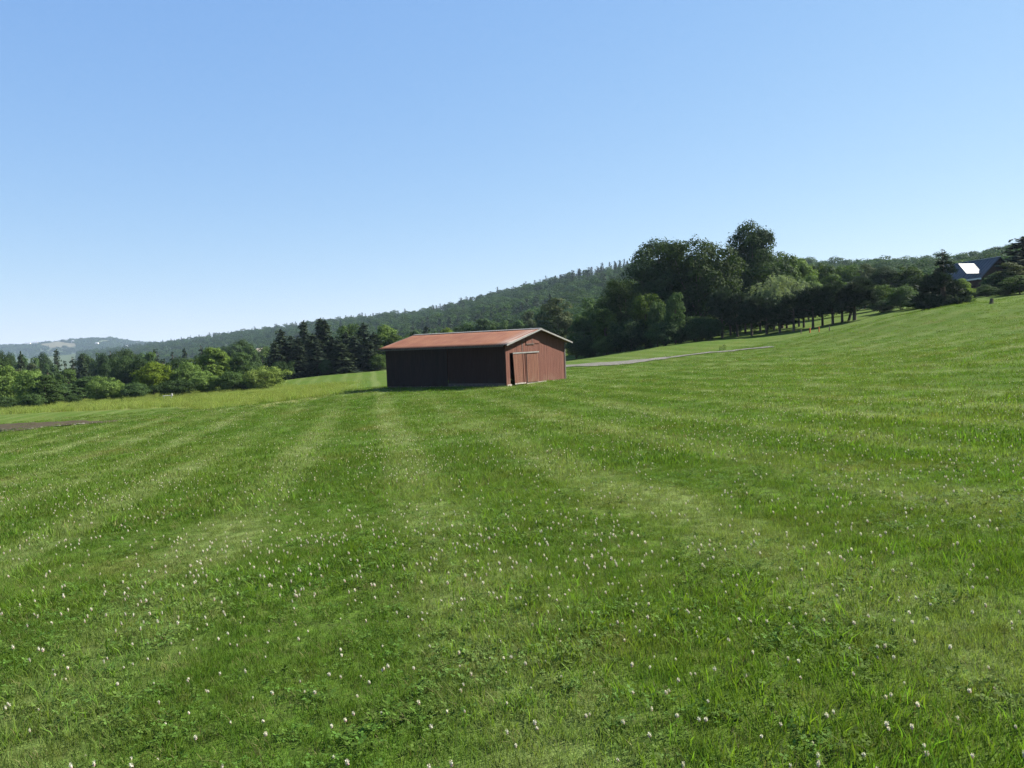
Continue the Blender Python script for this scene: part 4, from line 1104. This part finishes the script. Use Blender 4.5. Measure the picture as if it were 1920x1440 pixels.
x2, y2 = wedge(150000, 9, 62, .66); k = (rng.random(len(x2)) < bloom_dens(x2, y2) * (.08 + .50 * sstep(26, 9, np.hypot(x2, y2)))) & keep_lawn(x2, y2); x2, y2 = x2[k], y2[k]
x = np.r_[x, x2]; y = np.r_[y, y2]; o_ = np.argsort(np.hypot(x, y)); x, y = x[o_], y[o_]
z = G(x, y) + dz(x, y)
inview = np.array([abs(RIGHT @ p / (FWD @ p)) < .635 and -(UP @ p) / (FWD @ p) < .475 for p in np.c_[x, y, z + .07 - EYE]])
near = np.nonzero(inview)[0][:300]
for q in near:
    o = add('clover_flower', blooms[rnd.randrange(4)], loc=(x[q], y[q], z[q])); sc_ = rnd.uniform(.36, .66)
    o.scale = (sc_, sc_, sc_ * rnd.uniform(1.1, 1.5)); o.rotation_euler = (rnd.uniform(-.25, .25), rnd.uniform(-.25, .25), rnd.uniform(0, 6))
    tag(o, 'small white clover bloom, pink underneath, in the near lawn', 'flower', 'white clover blooms in the near lawn')
rest = np.setdiff1d(np.arange(len(x)), near); x, y, z = x[rest], y[rest], z[rest]; n = len(x); s = rng.uniform(.42, .75, n) * (1 + .5 * sstep(10, 40, y))
scatter('clover_flowers', blooms, np.c_[x, y, z], rng.integers(0, 4, n), np.c_[rng.normal(0, .15, n), rng.normal(0, .15, n), rng.uniform(0, 6, n)], np.c_[s, s, np.ones(n)])
print('blooms', n + 300)

# ------------------------------------------------------------------ the far woods
wood_protos = [broadleaf(31, 1500, (.46,), .0, .98, 42, .034, .13, mat='wood')[1], broadleaf(32, 1500, (.40,), .0, .98, 42, .034, .12, .3, mat='wood')[1], broadleaf(33, 1500, (.5,), .0, .95, 42, .036, .14, mat='wood')[1],
               spruce(34, 14, .2, sprays=8, size=.04)[1], spruce(35, 14, .17, sprays=8, size=.04)[1]]
N = 60000
pxr = rng.uniform(150, 2150, N); sr = rng.uniform(0, 1.05, N)
Df = np.interp(pxr, hx_, hF); Dr = np.interp(pxr, hx_, hD); Dd = Df + (Dr - Df) * sr
acc = (Dd * (Dr - Df)); k = rng.random(N) < acc / acc.max(); pxr, Dd, sr = pxr[k], Dd[k], sr[k]
X = (pxr - 960) / F * Dd
cell = {}; keepi = []
for q in range(len(X)):       # poisson-like thinning
    sp = 7.0 + .0035 * Dd[q]; c = (int(X[q] // sp), int(Dd[q] // sp))
    if c in cell: continue
    cell[c] = 1; keepi.append(q)
pxr, Dd, X, sr = pxr[keepi], Dd[keepi], X[keepi], sr[keepi]; n = len(X)
con = (pxr < 1420) & (((vnoise(X, Dd, 70, 12) > .74) & (rng.random(n) < .6)) | (rng.random(n) < .035) | ((sr > .93) & (pxr < 1400) & (rng.random(n) < .2)))
idx = np.where(con, rng.integers(3, 5, n), rng.integers(0, 3, n))
h = np.where(con, rng.uniform(8, 14, n), rng.uniform(8, 12, n)); w = h * np.where(con, rng.uniform(1.1, 1.5, n), rng.uniform(1.1, 1.5, n))
scatter('hill_woods', wood_protos, np.c_[X, Dd, hill_z(pxr, Dd) - .8], idx, np.c_[np.zeros(n), np.zeros(n), rng.uniform(0, 6.28, n)], np.c_[w, w, h])
print('hill trees', n)
# valley between the left wood and the far hill, and the far hill's own woods
r_ = np.sqrt(rng.uniform(300 ** 2, 2500 ** 2, 16000)); pxv = rng.uniform(-250, 560, 16000); X = (pxv - 960) / F * r_; k = (r_ < np.interp(pxv, hx_, hF) + 60) | (pxv < 100); X, r_, pxv = X[k], r_[k], pxv[k]
zv = G(X, r_); n1 = len(X)
pf = rng.uniform(-250, 480, 9000); Dfh = rng.uniform(2500, 3900, 9000); Xf = (pf - 960) / F * Dfh
k = np.ones(len(Xf), bool)
for poly in FIELDS: k &= ~in_poly(Xf, Dfh, poly)
k &= ~((pf > 25) & (pf < 150) & (Dfh > 3000) & (Dfh < 3500) & (rng.random(len(pf)) < .8))
pf, Dfh, Xf = pf[k], Dfh[k], Xf[k]; n2 = len(pf)
Xa = np.r_[X, Xf]; Ya = np.r_[r_, Dfh]; Za = np.r_[zv - 1, far_z(pf, Dfh) - 2]; n = n1 + n2
h = np.r_[rng.uniform(9, 14, n1), rng.uniform(10, 17, n2)]; w = h * np.r_[rng.uniform(1.0, 1.5, n1), rng.uniform(1.4, 2.4, n2)]
scatter('valley_woods', wood_protos, np.c_[Xa, Ya, Za], np.where(rng.random(n) < .15, rng.integers(3, 5, n), rng.integers(0, 3, n)), np.c_[np.zeros(n), np.zeros(n), rng.uniform(0, 6.28, n)], np.c_[w, w, h])
# spruces one can tell apart on the ridge
for i, (px, top) in enumerate([(882, 557), (950, 540), (982, 531), (1052, 515), (1068, 510), (1086, 504), (1098, 506), (1127, 499), (1154, 492), (1176, 489)]):
    D = float(np.interp(px, hx_, hD)) - 10; z = float(hill_z(np.array([px]), np.array([D]))[0])
    tree('spruce', px, top, D, 13 if i != 5 else 20, f'pointed spruce on the ridge line, {ords[i]} from the left above the barn', 'spruces standing out on the ridge line', z=z)

# ------------------------------------------------------------------ air
b = MB(); b.box(-6200, 6200, -6200, 6200, -70, 150)
N = NT('haze_air')
pv = N.n('ShaderNodeVolumePrincipled', {'Color': (.62, .79, 1.0), 'Density': .00008, 'Anisotropy': .2})
oo = N.n('ShaderNodeOutputMaterial'); N.t.links.new(pv.outputs[0], oo.inputs['Volume'])
hz_ = b.build('haze', N.m); tag(hz_, kind='stuff')

# ------------------------------------------------------------------ sky, sun, camera
w = bpy.data.worlds.new('World'); sc.world = w; w.use_nodes = True
wt = w.node_tree; wt.nodes.clear()
sky = wt.nodes.new('ShaderNodeTexSky'); sky.sky_type = 'NISHITA'; sky.sun_disc = False
sky.sun_elevation = SUN_EL; sky.sun_rotation = SUN_AZ; sky.altitude = 300; sky.air_density = 1.0; sky.dust_density = .1; sky.ozone_density = 3.0
# the camera's soft shoulder on a bright summer sky, channel by channel
sp_ = wt.nodes.new('ShaderNodeSeparateColor'); cb_ = wt.nodes.new('ShaderNodeCombineColor'); wt.links.new(sky.outputs[0], sp_.inputs[0])
for ch_, (k_, g_) in enumerate(((.72, .70), (.77, .52), (.93, .24))):
    pw_ = wt.nodes.new('ShaderNodeMath'); pw_.operation = 'POWER'; pw_.inputs[1].default_value = g_
    mu_ = wt.nodes.new('ShaderNodeMath'); mu_.operation = 'MULTIPLY'; mu_.inputs[1].default_value = k_ * .1667 ** (g_ - 1)
    wt.links.new(sp_.outputs[ch_], pw_.inputs[0]); wt.links.new(pw_.outputs[0], mu_.inputs[0]); wt.links.new(mu_.outputs[0], cb_.inputs[ch_])
bg = wt.nodes.new('ShaderNodeBackground'); bg.inputs[1].default_value = .055
ow = wt.nodes.new('ShaderNodeOutputWorld'); wt.links.new(cb_.outputs[0], bg.inputs[0]); wt.links.new(bg.outputs[0], ow.inputs[0])
ld = bpy.data.lights.new('sun', 'SUN'); ld.energy = 5.0; ld.angle = R(.5); ld.color = (1, .95, .86)
lo = bpy.data.objects.new('sun', ld); COL.objects.link(lo); lo.rotation_euler = SUN.to_track_quat('Z', 'Y').to_euler()

cd = bpy.data.cameras.new('camera'); cam = bpy.data.objects.new('camera', cd); COL.objects.link(cam)
cd.sensor_width = 36; cd.lens = 36 * F / 1920; cd.clip_start = .1; cd.clip_end = 20000
cam.matrix_world = Matrix(((RIGHT[0], UP[0], -FWD[0], 0), (RIGHT[1], UP[1], -FWD[1], 0), (RIGHT[2], UP[2], -FWD[2], EYE), (0, 0, 0, 1)))
sc.camera = cam
sc.view_settings.view_transform = 'Standard'; sc.view_settings.look = 'None'; sc.view_settings.exposure = 1.6; sc.view_settings.gamma = 1
sc.render.resolution_x, sc.render.resolution_y = 1024, 768
sc.cycles.max_bounces = 6; sc.cycles.diffuse_bounces = 3; sc.cycles.glossy_bounces = 2; sc.cycles.transmission_bounces = 4; sc.cycles.transparent_max_bounces = 8; sc.cycles.volume_bounces = 0
sc.cycles.use_denoising = True; sc.cycles.denoising_prefilter = 'NONE'
